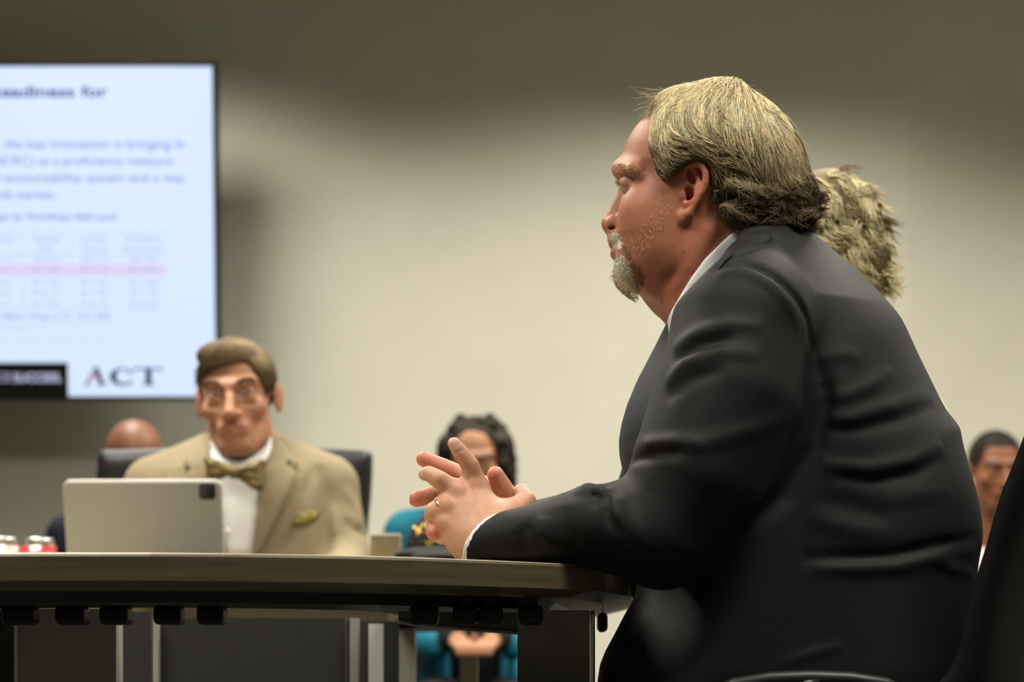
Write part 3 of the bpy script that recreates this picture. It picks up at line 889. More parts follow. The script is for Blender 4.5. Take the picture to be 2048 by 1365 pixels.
# jacket -----------------------------------------------------------
JY = 2.915
fj = Field((P(920,0,2.72)[0], JY-.29, .44), (P(2000,0,JY)[0], JY+.29, 1.20), .0033, far=.08)
back = [(1560,452),(1600,458),(1633,477),(1662,503),(1700,536),(1740,576),(1768,606),(1797,643),(1815,680),(1832,717),(1851,756),(1870,795),(1887,826),(1903,846),(1914,864),(1918,886),(1926,918),(1937,956),(1949,1000),(1957,1045),(1958,1085),(1950,1130),(1942,1200),(1935,1290),(1930,1400),(1925,1560)]
front = [(1290,1560),(1215,1500),(1196,1400),(1200,1330),(1226,1275),(1252,1225),(1272,1185),(1278,1100),(1262,1000),(1244,935),(1238,880),(1254,810),(1290,728),(1308,690),(1326,640),(1360,560),(1420,480),(1500,450)]
tor = smooth_poly(XZ(back + front, JY), 2)
zj = fj.ax[2]
Wj = np.interp(zj, [.44,.62,.80,.95,1.05,1.12,1.2], [.19,.195,.185,.18,.165,.12,.09]).astype(np.float32)
Rj = np.interp(zj, [.44,.62,.80,.95,1.05,1.12,1.2], [.12,.13,.14,.14,.12,.10,.08]).astype(np.float32)
fj.inflate(tor, JY, Wj, Rj, .001, blur=14)
mir = lambda p: np.array([p[0], 2*JY - p[1], p[2]])
AY = 2.745
arm = [P(1482,655,AY+.01), P(1455,790,AY-.005), P(1400,940,AY-.015), P(1330,1062,AY-.015)]
fj.chain(arm, [.0765,.083,.078,.064], .02, mg=.05)
fj.chain([mir(p) for p in arm], [.0765,.083,.078,.064], .02, mg=.05)
# yoke from collar to shoulder
fj.cap(P(1500,520,JY-.07), P(1492,610,AY+.03), .05, .062, .05)
fj.cap(mir(P(1500,520,JY-.07)), mir(P(1492,610,AY+.03)), .05, .062, .05)
fore = [P(1318,1066,AY-.018), P(1185,1053,AY-.018), P(1075,1069,AY-.018), P(955,1085,AY-.016), P(915,1092,AY-.016)]
fj.chain(fore, [.062,.0475,.0350,.0268,.0260], .014)
foreR = [mir(arm[-1]), P(1180,1048,2.985), P(1040,1058,2.89)]
fj.chain(foreR, [.062,.044,.029], .014)
# open the sleeve at the wrist, and the neck
cut = XZ([(1002,1020),(968,1043),(948,1063),(932,1089),(926,1122),(880,1160),(850,1000)], AY-.02)
fj.prism(cut, .003, ylim=(2.60, 2.845))
cutR = XZ([(1050,940),(1046,1010),(1030,1060),(1016,1110),(850,1200),(800,900)], 2.88)
fj.prism(cutR, .003, ylim=(2.80, 3.0))
nk = XZ([(1655,440,HY),(1600,452,HY),(1540,455,2.86),(1484,464,2.83),(1460,500,2.825),(1434,536,2.825),(1388,582,2.83),(1336,642,2.89),(1280,740,2.9),(1150,740,2.9),(1150,300,2.9),(1655,300,2.9)])
fj.prism(nk, .006)
# folds, drawn where the cloth pulls (on the near side)
def on(pts, Y): return [P(a, b, Y) for a, b in pts]
def fold_on(pts, amp, wid):
    out = []
    for a, b in pts:
        hpt = S_j.px(a, b); out.append(hpt if hpt is not None else P(a, b, AY))
    fj.fold(out, amp, wid)
S_j = Surf(*fj.net(0))
FOLDS = [  # shoulder seam
 ([(1420,540),(1478,527),(1545,552),(1590,592),(1617,645),(1628,700),(1640,760)], -.0055, .006),
 ([(1430,552),(1478,540),(1535,565),(1575,605),(1600,660)], .0035, .010),
 # upper sleeve drags
 ([(1345,700),(1390,668),(1450,650),(1530,652)], .0050, .011), ([(1345,728),(1400,692),(1470,680)], -.0045, .010),
 ([(1330,770),(1370,725),(1440,705),(1520,712)], .0045, .012), ([(1330,800),(1380,760),(1450,740)], -.0035, .012),
 ([(1335,880),(1400,890),(1500,862),(1580,830)], .0028, .014),
 # bend of the elbow
 ([(1262,905),(1300,888),(1350,884),(1410,888)], .0060, .010), ([(1262,925),(1310,908),(1370,905)], -.0055, .010),
 ([(1150,990),(1175,975),(1205,985),(1225,1030),(1240,1085)], .0070, .011), ([(1205,972),(1215,1000),(1222,1040),(1245,1080)], -.0080, .007),
 ([(1178,1000),(1192,990),(1200,998),(1185,1012)], -.006, .006),
 ([(1225,965),(1250,1000),(1268,1060),(1290,1105)], .0055, .012), ([(1060,1050),(1040,1075),(1055,1110)], -.0035, .009),
 ([(1090,1032),(1085,1065),(1110,1100)], .004, .011), ([(1130,1015),(1135,1060),(1165,1105)], -.003, .011),
 # arm against the side
 ([(1640,720),(1650,800),(1632,890),(1570,990),(1480,1060),(1370,1130)], -.010, .014),
 # back drags
 ([(1645,800),(1690,792),(1740,772),(1785,738)], .0026, .012), ([(1640,838),(1700,838),(1780,815),(1862,790)], .0034, .013), ([(1650,856),(1720,858),(1800,838),(1868,812)], -.0024, .013),
 ([(1640,930),(1740,940),(1815,925),(1885,890)], .0042, .012), ([(1660,950),(1750,960),(1830,945),(1890,915)], -.0028, .013),
 ([(1660,718),(1690,706),(1720,720)], .0022, .012), ([(1760,1002),(1830,992),(1905,980)], .0018, .014),
 ([(1600,1118),(1700,1116),(1790,1112),(1870,1092),(1955,1070)], -.0050, .011), ([(1620,1136),(1720,1136),(1800,1132),(1880,1114),(1952,1098)], .0042, .013),
 ([(1860,1118),(1900,1136),(1945,1150)], .003, .010), ([(1560,1330),(1620,1310),(1690,1290)], .0016, .008),
 ([(1610,1030),(1700,1060),(1800,1068)], .0020, .017), ([(1640,1000),(1700,1010),(1780,1040)], -.0016, .015),
 # collar stand
 ([(1424,545),(1452,520),(1490,503),(1530,492)], -.0040, .006), ([(1440,515),(1490,480),(1560,470),(1620,480)], .0030, .012),
]
for p_, a_, w_f in FOLDS: fold_on(p_, a_ * 1.35, w_f * .68)
Vj, Qj = fj.net(1)
jacket = mk('jacket', Vj, Qj, M_suit, man)
S_j = Surf(Vj, Qj)

# shirt collar and cuff
fs = Field((P(1290,0,HY)[0], HY-.10, P(0,760,HY)[2]), (P(1620,0,HY)[0], HY+.10, P(0,440,HY)[2]), .0025)
zs = fs.ax[2]
fs.inflate(smooth_poly(XZ([(1270,640),(1280,480),(1420,420),(1560,425),(1610,455),(1600,560),(1560,760),(1300,760)], HY), 3), HY,
           zprof([(440,.078),(500,.0785),(580,.078),(640,.076),(760,.08)], ax=zs), .05, .001, blur=4)
zone = XZ([(1479,455,2.825),(1462,468,2.825),(1438,490,2.825),(1409,519,2.825),(1384,553,2.825),(1366,582,2.825),(1334,640,2.88),(1330,760,2.9),(1640,760,2.9),(1640,455,2.9)])
fs.prism(zone, .002, 'and')
Vs_, Qs_ = fs.net(1); mk('shirt_collar', Vs_, Qs_, M_white, man)
fcu = Field(P(905,1130,2.72) + np.array([0,-.03,0]), P(1060,1010,2.80), .0016)
fcu.chain(fore, [.062,.0468,.0344,.0262,.0255], .01)
fcu.prism(XZ([(996,1022),(965,1043),(946,1063),(930,1089),(923,1124),(880,1160),(850,1000)], AY-.02), .002)
fcu.prism(XZ([(1040,1000),(1015,1020),(985,1045),(962,1075),(948,1150),(1100,1150)], AY-.02), .002)
Vs_, Qs_ = fcu.net(1); mk('shirt_cuff', Vs_, Qs_, M_white, man)
patch('jacket_collar', [(1488,467),(1545,470),(1524,490),(1482,502),(1456,518),(1436,540),(1450,520),(1466,500)], S_j, AY, .003, M_suit, man, th=.004, step=6, smooth_n=3)
# trousers and shoes
fp = Field((-.35, HY-.26, .0), (.62, HY+.26, .68), .012, far=.1)
for sg in (-1, 1):
    hip = np.array([.46, HY+sg*.09, .53]); knee = np.array([-.06, HY+sg*.13, .505]); ank = np.array([-.02, HY+sg*.13, .10])
    fp.chain([hip, knee], [.095,.07], .03, mg=.08); fp.chain([knee, ank], [.072,.052], .03, mg=.08)
fp.ell((.45, HY, .54), (.12,.19,.085), .04)
Vp, Qp = fp.net(1); mk('trousers', Vp, Qp, M_trouser, man)
for sg in (-1, 1):
    g = Field((-.26, HY+sg*.13-.07, 0), (.08, HY+sg*.13+.07, .14), .007)
    g.ell((-.02, HY+sg*.13, .045), (.05,.038,.044), .02); g.ell((-.13, HY+sg*.13, .03), (.10,.045,.032), .03)
    Vq, Qq = g.net(1); Vq[:, 2] = np.maximum(Vq[:, 2], .001); mk('shoe', Vq, Qq, M_shoe, man)

# hair -------------------------------------------------------------
fh = Field((P(1270,0,HY)[0], HY-.12, P(0,500,HY)[2]), (P(1670,0,HY)[0], HY+.12, P(0,140,HY)[2]), .0025)
hair_px = [(1234,330),(1245,300),(1254,275),(1268,252),(1288,228),(1304,205),(1320,190),(1345,179),(1380,172),(1418,162),(1444,159),(1478,162),(1493,176),(1508,188),(1528,201),(1550,219),(1571,242),(1588,270),(1602,300),(1613,326),(1621,350),(1629,378),(1633,405),(1630,440),(1625,475),(1500,490),(1400,480),(1240,480)]
zh = fh.ax[2]
Wh = zprof([(150,.066),(220,.083),(300,.090),(380,.090),(450,.088),(500,.085)], ax=zh)
fh.inflate(smooth_poly(XZ(hair_px, HY), 3), HY, Wh, .085, .001, blur=8)
zone_px = [(1300,226,2.88),(1299,250,2.84),(1296,275,2.83),(1297,298,2.828),(1307,318,2.826),(1314,345,2.826),(1326,362,2.826),(1344,354,2.826),(1358,342,2.824),(1368,330,2.824),(1392,320,2.822),(1411,330,2.822),(1421,352,2.822),(1420,378,2.822),(1409,402,2.822),(1411,420,2.822),(1430,434,2.822),(1458,442,2.822),(1475,458,2.83),(1500,466,2.84),(1560,470,2.86),(1660,470,2.9),(1680,120,2.9),(1290,120,2.9)]
fh.prism(XZ(zone_px), .012, 'and')
# clumps at the nape
for i in range(46):
    x = rng.uniform(1455, 1628); y = rng.uniform(372, 452); yc = HY - rng.uniform(.0, .08) * (1 if rng.random() < .8 else -1)
    s_ = S_head.px(x, y)
    c_ = (s_ + np.array([0, -.010, 0])) if s_ is not None else P(x, y, yc)
    fh.ell(c_, np.array([.012,.009,.009]) * rng.uniform(.7, 1.2), .008)
Vc, Qc = fh.net(2)
def haircol(V, n=None):
    # blond-grey on top, brown towards the nape
    py = YH - (V[:, 2] - HC) * FPX / (V[:, 1]); px = 1024 + V[:, 0] * FPX / V[:, 1]
    t = np.clip((py - 335 + .20 * (1480 - px)*0) / 75, 0, 1) * np.clip((px - 1405) / 60, 0, 1)
    t2 = np.clip((py - 235) / 75, 0, 1)
    a = srgb(228,208,164); b = srgb(132,118,88); c_ = srgb(94,76,56)
    col = a + (b - a) * t2[:, None]
    return col + (c_ - col) * t[:, None]
hair = mk('hair', Vc, Qc, M_hair, man, col=haircol(Vc) * .28)  # cap colour darkened to paint in the shade in gaps between strands
S_hair = Surf(Vc, Qc)
flow = Flow([
 [(1478,163),(1442,185),(1424,235),(1440,285),(1490,325)], [(1446,158),(1398,188),(1376,238),(1398,282),(1455,306)],
 [(1405,164),(1352,193),(1334,238),(1356,280),(1420,312)], [(1345,178),(1316,212),(1308,250),(1326,288),(1390,316)],
 [(1302,240),(1300,270),(1312,298),(1350,315)],
 [(1298,292),(1340,312),(1400,322),(1450,342),(1500,352)], [(1320,335),(1350,338),(1390,325),(1430,335),(1465,350)],
 [(1489,172),(1478,230),(1482,290),(1497,345),(1490,380)], [(1493,176),(1515,235),(1530,290),(1540,345),(1545,380)],
 [(1500,180),(1550,230),(1580,285),(1596,340),(1600,380)], [(1505,182),(1565,236),(1600,292),(1618,350),(1630,390)],
 [(1420,345),(1440,370),(1470,385),(1500,380)], [(1430,365),(1425,395),(1440,425),(1480,430)],
 [(1490,380),(1520,400),(1560,395),(1600,415),(1635,400)], [(1440,420),(1490,445),(1550,430),(1600,445),(1640,430)],
 [(1320,345),(1335,362),(1328,372)]])
top_px = np.array([(q[0], q[1]) for q in zone_px[:16]] + [(1475,458),(1560,462),(1630,455),(1636,405),(1624,350),(1605,298),(1573,240),(1530,200),(1494,174),(1480,160),(1444,157),(1418,160),(1380,170),(1345,178),(1318,192)])
def hair_strands(n, mirror):
    r = sample_poly(top_px, n)
    cl = sample_poly(top_px, 520); cid = ((r[:, None] - cl[None]) ** 2).sum(2).argmin(1)
    cb_ = rng.uniform(.42, 1.25, 520)[cid]; ca = rng.normal(0, .26, 520)[cid]
    ca = ca * np.where((r[:, 0] > 1480) & (r[:, 1] < 335), .3, 1)
    r = r * .7 + cl[cid] * .3 + rng.normal(0, 1.5, r.shape)
    Ln = rng.uniform(30, 70, n); low = (r[:, 1] > 365) & (r[:, 0] > 1410); Ln[low] *= .55
    back_ = (r[:, 0] > 1490) & (r[:, 1] < 330); Ln[back_] *= 1.5
    L2 = grow(r, flow, Ln, 8, wob=.16, jit=.07, bias=ca)
    lw = low[:, None, None] * np.stack([np.sin(np.linspace(0, 5, 9)[None] + (cid*1.7)[:, None]), np.cos(np.linspace(0, 5, 9)[None] + (cid*2.3)[:, None])], 2) * 6
    L2 = L2 + lw
    L3, keep = lay(L2, S_hair, HY, (rng.uniform(.0005, .003, n) + .0035 * ((cid * 7919) % 100) / 100.) * np.where(low, 1.8, 1), mirror, HY)
    base = haircol(L3[:, 3] if not mirror else L3[:, 3] * [1,-1,1] + [0,2*HY,0])
    v = (cb_[keep] * rng.uniform(.8, 1.15, len(L3)))[:, None]
    pale = rng.random((len(L3), 1)) < np.where(low[keep][:, None], .12, .28)
    return L3, np.where(pale, np.minimum(base * 1.6, .85) * np.clip(v, .8, 1.1), base * v)
La, Ca = hair_strands(6000, False); Lb, Cb = hair_strands(2200, True)
strands('hair_strands', np.concatenate([La, Lb]), rng.uniform(.00045, .00095, len(La)+len(Lb)), M_hair, hair, np.concatenate([Ca, Cb]))['kind'] = 'stuff'
# strands over the very top of the head, on both sides of the crown
tops = []
for _ in range(1100):
    x = rng.uniform(P(1330,0,HY)[0], P(1560,0,HY)[0]); y = HY + rng.uniform(-.06, .06); sx = (x - P(1478,0,HY)[0]) / .08
    th = math.atan2(-1 if y < HY else 1, np.clip(sx*1.6, -1.3, 1.5)) + rng.normal(0, .22); ln = rng.uniform(.018, .045); q = []
    for k in range(9):
        hit = S_hair.b.ray_cast(Vector((x + math.cos(th)*ln*k/8, y + math.sin(th)*ln*k/8, 1.5)), Vector((0, 0, -1)))[0]
        if hit is None: break
        q.append(np.array(hit) + np.array([0, 0, .0012 + .0016*k/8]))
    if len(q) == 9: tops.append(q)
tops = np.array(tops); tc_ = haircol(tops[:, 3]) * rng.uniform(.55, 1.25, (len(tops), 1))
strands('crown_strands', tops, rng.uniform(.0004, .0008, len(tops)), M_hair, hair, tc_)['kind'] = 'stuff'
# loose wisps over the forehead and crown
wis = []
for i in range(75):
    x0 = rng.uniform(1300, 1350); y0 = rng.uniform(180, 236); a = rng.uniform(2.6, 3.8); ln = rng.uniform(25, 62); cur = rng.uniform(-.4, 1.9)
    q = [(x0, y0)]
    for k in range(8):
        th = a + cur * k / 8; q.append((q[-1][0] + math.cos(th)*ln/8, q[-1][1] - math.sin(th)*ln/8*.9))
    dy = rng.uniform(-.05, .05); wis.append([P(u, v, HY + dy) for u, v in q])
for i in range(60):
    t = rng.random(); x0 = 1330 + 200*t; y0 = np.interp(x0, [1330,1380,1444,1490,1530], [184,170,157,168,200]); th = rng.uniform(2.4, 3.6) if x0 < 1480 else rng.uniform(-1.0, .2)
    q = [(x0, y0 + 3)]
    for k in range(8): q.append((q[-1][0] + math.cos(th)*3, q[-1][1] - math.sin(th)*2)); th += rng.uniform(-.15, .15)
    wis.append([P(u, v, HY + rng.uniform(-.03,.03)) for u, v in q][:1]*0 + [P(u, v, HY) for u, v in q])
strands('hair_wisps', np.array(wis), .00011, M_hair, hair, np.tile(srgb(225,212,180), (len(wis), 1)), taper=.4)['kind'] = 'stuff'
# beard, eyebrow
bflow = Flow([[(1232,466),(1224,480),(1228,492)], [(1240,468),(1240,485),(1246,500)], [(1232,522),(1226,540),(1230,560)], [(1245,520),(1242,545),(1250,575)], [(1262,530),(1265,555),(1275,580)], [(1250,500),(1246,525),(1250,545)], [(1330,430),(1310,460),(1285,490),(1265,520)], [(1300,500),(1280,540),(1280,570)]])
def beard(poly, n, ln, lift, col, rad, fade=True):
    r = sample_poly(poly, n); dd = -poly_sd_pts(r, np.array(poly, float)); r = r[rng.random(n) < np.clip(dd/16 + .10, 0, 1)]; n = len(r)
    L2 = grow(r, bflow, rng.uniform(.5, 1.3, n)*ln, 5, .3, .6)
    L3, k = lay(L2, S_head, HY, np.full(n, lift), False)
    px_ = 1024 + L3[:, 0, 0]*FPX/L3[:, 0, 1]; tt = np.clip((px_ - 1238)/38, 0, 1)[:, None]
    c_ = (np.array(col)[None]*(1-tt) + np.array(col)[None]*np.array([[.52,.44,.34]])*tt if fade else np.array(col)[None]) * rng.uniform(.65, 1.15, (len(L3), 1))
    M3 = L3.copy(); M3[:, :, 1] = 2*HY - M3[:, :, 1]
    return np.concatenate([L3, M3]), np.concatenate([c_, c_]), np.full(2*len(L3), rad)
bs = [beard([(1232,461),(1224,468),(1222,480),(1226,489),(1234,493),(1242,494),(1240,470)], 1100, 9, .002, srgb(255,250,230), .0004),
      beard([(1232,522),(1225,534),(1223,548),(1228,560),(1240,573),(1258,582),(1276,585),(1272,565),(1262,545),(1252,520),(1242,506),(1236,514)], 2600, 10, .0018, srgb(255,250,232), .00036),
      beard([(1242,494),(1250,505),(1255,525),(1265,550),(1280,575),(1290,570),(1285,540),(1270,515),(1256,490),(1246,470)], 700, 7, .0012, srgb(200,172,138), .00028),
      beard([(1312,370),(1300,420),(1275,455),(1250,475),(1250,510),(1285,510),(1320,475),(1340,430),(1340,375)], 130, 7, .0014, srgb(236,205,165), .0002, False)]
strands('beard', np.concatenate([b[0] for b in bs]), np.concatenate([b[2] for b in bs]), M_hair, man, np.concatenate([b[1] for b in bs]), taper=.6)['kind'] = 'stuff'
eb = []
for i in range(130):
    x0 = rng.uniform(1235, 1270); y0 = 334 + (x0-1236)*.10 + rng.uniform(-6, 10); hit = S_head.px(x0, y0)
    if hit is None: continue
    d = np.array([.011*rng.uniform(.4,1), -.006, rng.uniform(-.006,.002)]) if x0 > 1248 else np.array([rng.uniform(-.004,.006), -.007, rng.uniform(-.006,.001)])
    eb.append([hit + d*t + np.array([0,-.001,0]) for t in np.linspace(0, 1, 4)])
eb = np.array(eb); eb2 = eb.copy(); eb2[:, :, 1] = 2*HY - eb2[:, :, 1]
strands('eyebrows', np.concatenate([eb, eb2]), .00035, M_hair, man, np.tile(srgb(196,160,112), (2*len(eb), 1)) * rng.uniform(.7,1.1,(2*len(eb),1)))['kind'] = 'stuff'
lash = []
for i in range(26):
    t = i/25; p = pt(1244+16*t, 363+6*t, -.022-.02*t); lash.append([p + np.array([-.008,-.002*t,-.003])*s_ for s_ in (0,.4,.75,1)])
strands('eyelashes', np.array(lash), .00025, M_hair, man, np.tile(srgb(120,92,64), (26, 1)))['kind'] = 'stuff'
# ================================================================== shared builders for the other people
def rotm(yaw=0, pitch=0, roll=0):
    return np.array((Matrix.Rotation(yaw, 3, 'Z') @ Matrix.Rotation(pitch, 3, 'X') @ Matrix.Rotation(roll, 3, 'Y')))
def head_field(h, fat=1.0, neck=.055, lips=1.0, nose=1.0):
    """front-facing head in its own frame: x right, -y forward, z up, origin between the eyes' level and the ears"""
    f = Field((-.108, -.135, -.235), (.108, .125, .135), h)
    f.ell((0,.010,.028), (.0735,.094,.082), .01)
    f.ell((0,-.020,-.042), (.0605*fat,.070,.078), .03)
    f.ell((0,-.060,-.104), (.025*fat,.022,.019), .025)
    for s in (-1, 1):
        f.cap((s*.050*fat,0,-.062), (s*.024,-.052,-.102), .019, .014, .025)
        f.ell((s*.044,-.052,-.032), (.022,.022,.017), .02)
    f.chain([(-.046,-.070,.017), (-.018,-.086,.013), (.018,-.086,.013), (.046,-.070,.017)], [.008,.009,.009,.008], .015)
    for s in (-1, 1):
        f.ell((s*.032,-.093,-.003), (.018,.016,.0105), .010, 'cut')
        f.ell((s*.032,-.0715,-.003), (.0150,.0142,.0130), .004)
        f.ell((s*.032,-.090,-.0025), (.0118,.014,.0036), .002, 'cut')
        f.cap((s*.020,-.080,-.017), (s*.044,-.074,-.016), .004, .004, .008)
    f.chain([(0,-.080,.010), (0,-.094,-.012), (0,-.106*nose,-.036), (0,-.110*nose,-.043)], [.0075,.0085,.0110,.0118], .010)
    for s in (-1, 1):
        f.ell((s*.0145,-.096,-.045), (.009,.011,.0085), .006)
        f.ell((s*.0075,-.104,-.0545), (.0042,.006,.0035), .002, 'cut')
        f.fold([(s*.018,-.095,-.045), (s*.026,-.086,-.062), (s*.031,-.078,-.082)], -.003, .006)
    f.ell((0,-.078,-.070), (.030,.016,.016), .015)
    f.chain([(-.024,-.082,-.0725), (-.008,-.0925,-.0680), (.008,-.0925,-.0680), (.024,-.082,-.0725)], [.003,.0045*lips,.0045*lips,.003], .006)
    f.chain([(-.021,-.083,-.0775), (0,-.0920,-.0795), (.021,-.083,-.0775)], [.003,.0058*lips,.003], .006)
    f.chain([(-.027,-.086,-.0745), (0,-.100,-.0735), (.027,-.086,-.0745)], [.0016,.0022,.0016], .002, 'cut')
    for s in (-1, 1):
        f.ell((s*.0800,.012,-.010), (.0065,.017,.031), .004, rot=[[.94,s*-.34,0],[s*.34,.94,0],[0,0,1]])
        f.ell((s*.0865,-.002,-.008), (.0045,.008,.017), .003, 'cut')
    f.cap((0,.018,-.085), (0,.030,-.30), neck, neck*1.05, .03)
    return f
def head_cols(V, skin, lip, blush, brow=None):
    c = np.tile(skin, (len(V), 1))
    for s in (-1, 1):
        c = paint(c, near(V, (s*.045,-.06,-.035), (.022,.04,.022)) * .35, blush)
        c = paint(c, near(V, (s*.085,.01,-.01), (.014,.03,.035)) * .5, blush)
        if brow is not None:
            for t in np.linspace(0, 1, 5):
                c = paint(c, near(V, (s*(.016+.032*t),-.085+.018*t,.019+.004*math.sin(t*3)), (.006,.03,.0045)) * .8, brow)
    c = paint(c, near(V, (0,-.11,-.04), (.016,.02,.016)) * .4, blush)
    for x in np.linspace(-.02, .02, 7):
        c = paint(c, near(V, (x,-.09,-.0685), (.006,.02,.004)) * .5, lip); c = paint(c, near(V, (x,-.09,-.080), (.006,.02,.0045)) * .6, lip)
    return c
def put(V, R, o): return V @ R.T + np.asarray(o)
def seated(parent, o, sw, zs, m_top, m_leg, hands=None, facing=0, skin_c=None, h=.012, name='top', yoff=0, lap=.60):
    """torso, sleeves and legs of a person seated facing -y (or turned by facing); o = floor point under the hips"""
    f = Field((-.36,-.62,.0), (.36,.26,zs+.08), h, far=.1)
    f.chain([(0,.02,.52), (0,.03,.75), (0,.03,zs-.10)], [.135,.135,.13], .05, mg=.1)
    f.ell((0,.03,zs-.14), (sw*.80,.11,.13), .06, mg=.1); f.ell((0,.02,.72), (.17,.13,.16), .06, mg=.1)
    for s in (-1, 1):
        f.cap((0,.03,zs+.03), (s*(sw-.055),.03,zs-.045), .045, .055, .05, mg=.08)
        hd = hands if hands is not None else (.06, -.30, .66)
        f.chain([(s*(sw-.06),.03,zs-.055), (s*(sw+.0),.0,zs-.31), (s*hd[0], hd[1], hd[2])], [.058,.052,.034], .02, mg=.08)
    R = rotm(facing)
    cut_z = .47
    V, Q = f.net(2); t = mk(name, put(V, R, o), Q, m_top, parent)
    g = Field((-.28,-.62,.0), (.28,.16,.64), h, far=.1)
    for s in (-1, 1):
        g.chain([(s*.09,.02,lap-.09), (s*.11,-.42,lap-.10)], [.085,.068], .03, mg=.08)
        g.chain([(s*.11,-.42,lap-.10), (s*.11,-.40,.09)], [.066,.045], .03, mg=.08)
    V, Q = g.net(1); mk('trousers', put(V, R, o), Q, m_leg, parent)
    for s in (-1, 1):
        k = Field((s*.11-.06,-.60,0), (s*.11+.06,-.34,.11), .008)
        k.ell((s*.11,-.41,.045), (.038,.05,.044), .02); k.ell((s*.11,-.50,.03), (.042,.09,.03), .03)
        V, Q = k.net(1); V[:, 2] = np.maximum(V[:, 2], .001); mk('shoe', put(V, R, o), Q, M_shoe, parent)
    hV = []
    g = Field((-.36,-.45,.45), (.36,.2,zs+.12), .014, far=.1)
    g.chain([(0,.05,zs+.10), (0,.04,zs-.1), (0,.03,.6)], [.05,.07,.07], .03, mg=.08)
    for s in (-1, 1): g.chain([(0,.04,zs-.04), (s*(sw-.07),.03,zs-.07), (s*(sw-.0),.0,zs-.31), (s*hd[0], hd[1]+.01, hd[2])], [.03,.03,.028,.024], .02, mg=.06)
    V, Q = g.net(1); hV.append((put(V, R, o), Q))
    for s in (-1, 1):
        k = Field((s*hd[0]-.07, hd[1]-.10, hd[2]-.06), (s*hd[0]+.07, hd[1]+.05, hd[2]+.06), .004)
        k.cap((s*hd[0],hd[1]+.03,hd[2]), (s*hd[0]*.7,hd[1]-.03,hd[2]-.004), .024, .026, .02)
        for q in range(4):
            a = np.array([s*hd[0]*.6 + (q-1.5)*.015, hd[1]-.045, hd[2]-.004]); b = a + np.array([-s*.012,-.025,-.014]); k.chain([a, b, b + np.array([-s*.006,-.006,-.018])], [.0088,.0082,.007], .003)
        a = np.array([s*(hd[0]*.6-.034), hd[1]-.015, hd[2]+.006]); k.chain([a, a + np.array([-s*.008,-.03,.002])], [.010,.008], .01)
        V, Q = k.net(1); hV.append((put(V, R, o), Q))
    return hV

def chair(label, o, facing, wide=.46, zb=.88, m=None, group=None):
    m = m or M_black
    t = thing('chair', label, 'chair', o, group)
    R = rotm(facing); T = lambda p: tuple(put(np.array([p], float), R, o)[0])
    def part(name, lo, hi, bev=.015):
        bm = bmesh.new(); bbox_bm(bm, lo, hi, bev, 3)
        for v in bm.verts: v.co = Vector(T(v.co[:]))
        return obj_bm(name, bm, m, t, True)
    part('seat', (-wide/2,-.26,.40), (wide/2,.20,.45)); part('backrest', (-wide/2,.19,.52), (wide/2,.23,zb))
    for sx in (-1, 1):
        tube('leg', [T((sx*(wide/2-.02),-.24,.41)), T((sx*(wide/2-.02),-.25,.0))], .011, M_metal, t)
        tube('leg', [T((sx*(wide/2-.02),.20,.72)), T((sx*(wide/2-.02),.21,.45)), T((sx*(wide/2-.02),.24,.0))], .011, M_metal, t)
    return t

# ================================================================== man in the tan jacket at the far end of the table
TY = 4.83
TS = FPX / TY
tan = thing('person', 'man in tan jacket, bow tie and wire glasses facing the camera', 'person', (P(480,0,TY)[0], TY+.05, 0))
To = P(474.5, 791, TY); TR = rotm(math.radians(-3), math.radians(2), math.radians(-4))
hf = head_field(.0022, fat=.86, neck=.049)
# slight jowls and brow lines of an older face
for s in (-1, 1):
    hf.fold([(s*.030,-.078,-.085), (s*.034,-.068,-.100), (s*.030,-.060,-.112)], -.0025, .006)
    hf.fold([(s*.018,-.086,-.018), (s*.030,-.082,-.025), (s*.046,-.072,-.022)], -.0025, .005)
for z in (.042, .054): hf.fold([(-.04,-.078,z), (0,-.086,z-.002), (.04,-.078,z)], -.0012, .003)
hf.fold([(-.006,-.098,.008), (-.005,-.094,.022)], -.0016, .003)
Vt1, Qt1 = hf.net(1)
ct1 = head_cols(Vt1, srgb(186,134,104), srgb(168,108,90), srgb(178,106,78), srgb(96,66,46)) * .88
for s in (-1, 1): ct1 = paint(ct1, near(Vt1, (s*.032,-.083,.003), (.016,.02,.006)) * .5, srgb(120,78,58))  # shade under the brows painted into the eyelid colour
Vt1w = put(Vt1, TR, To)
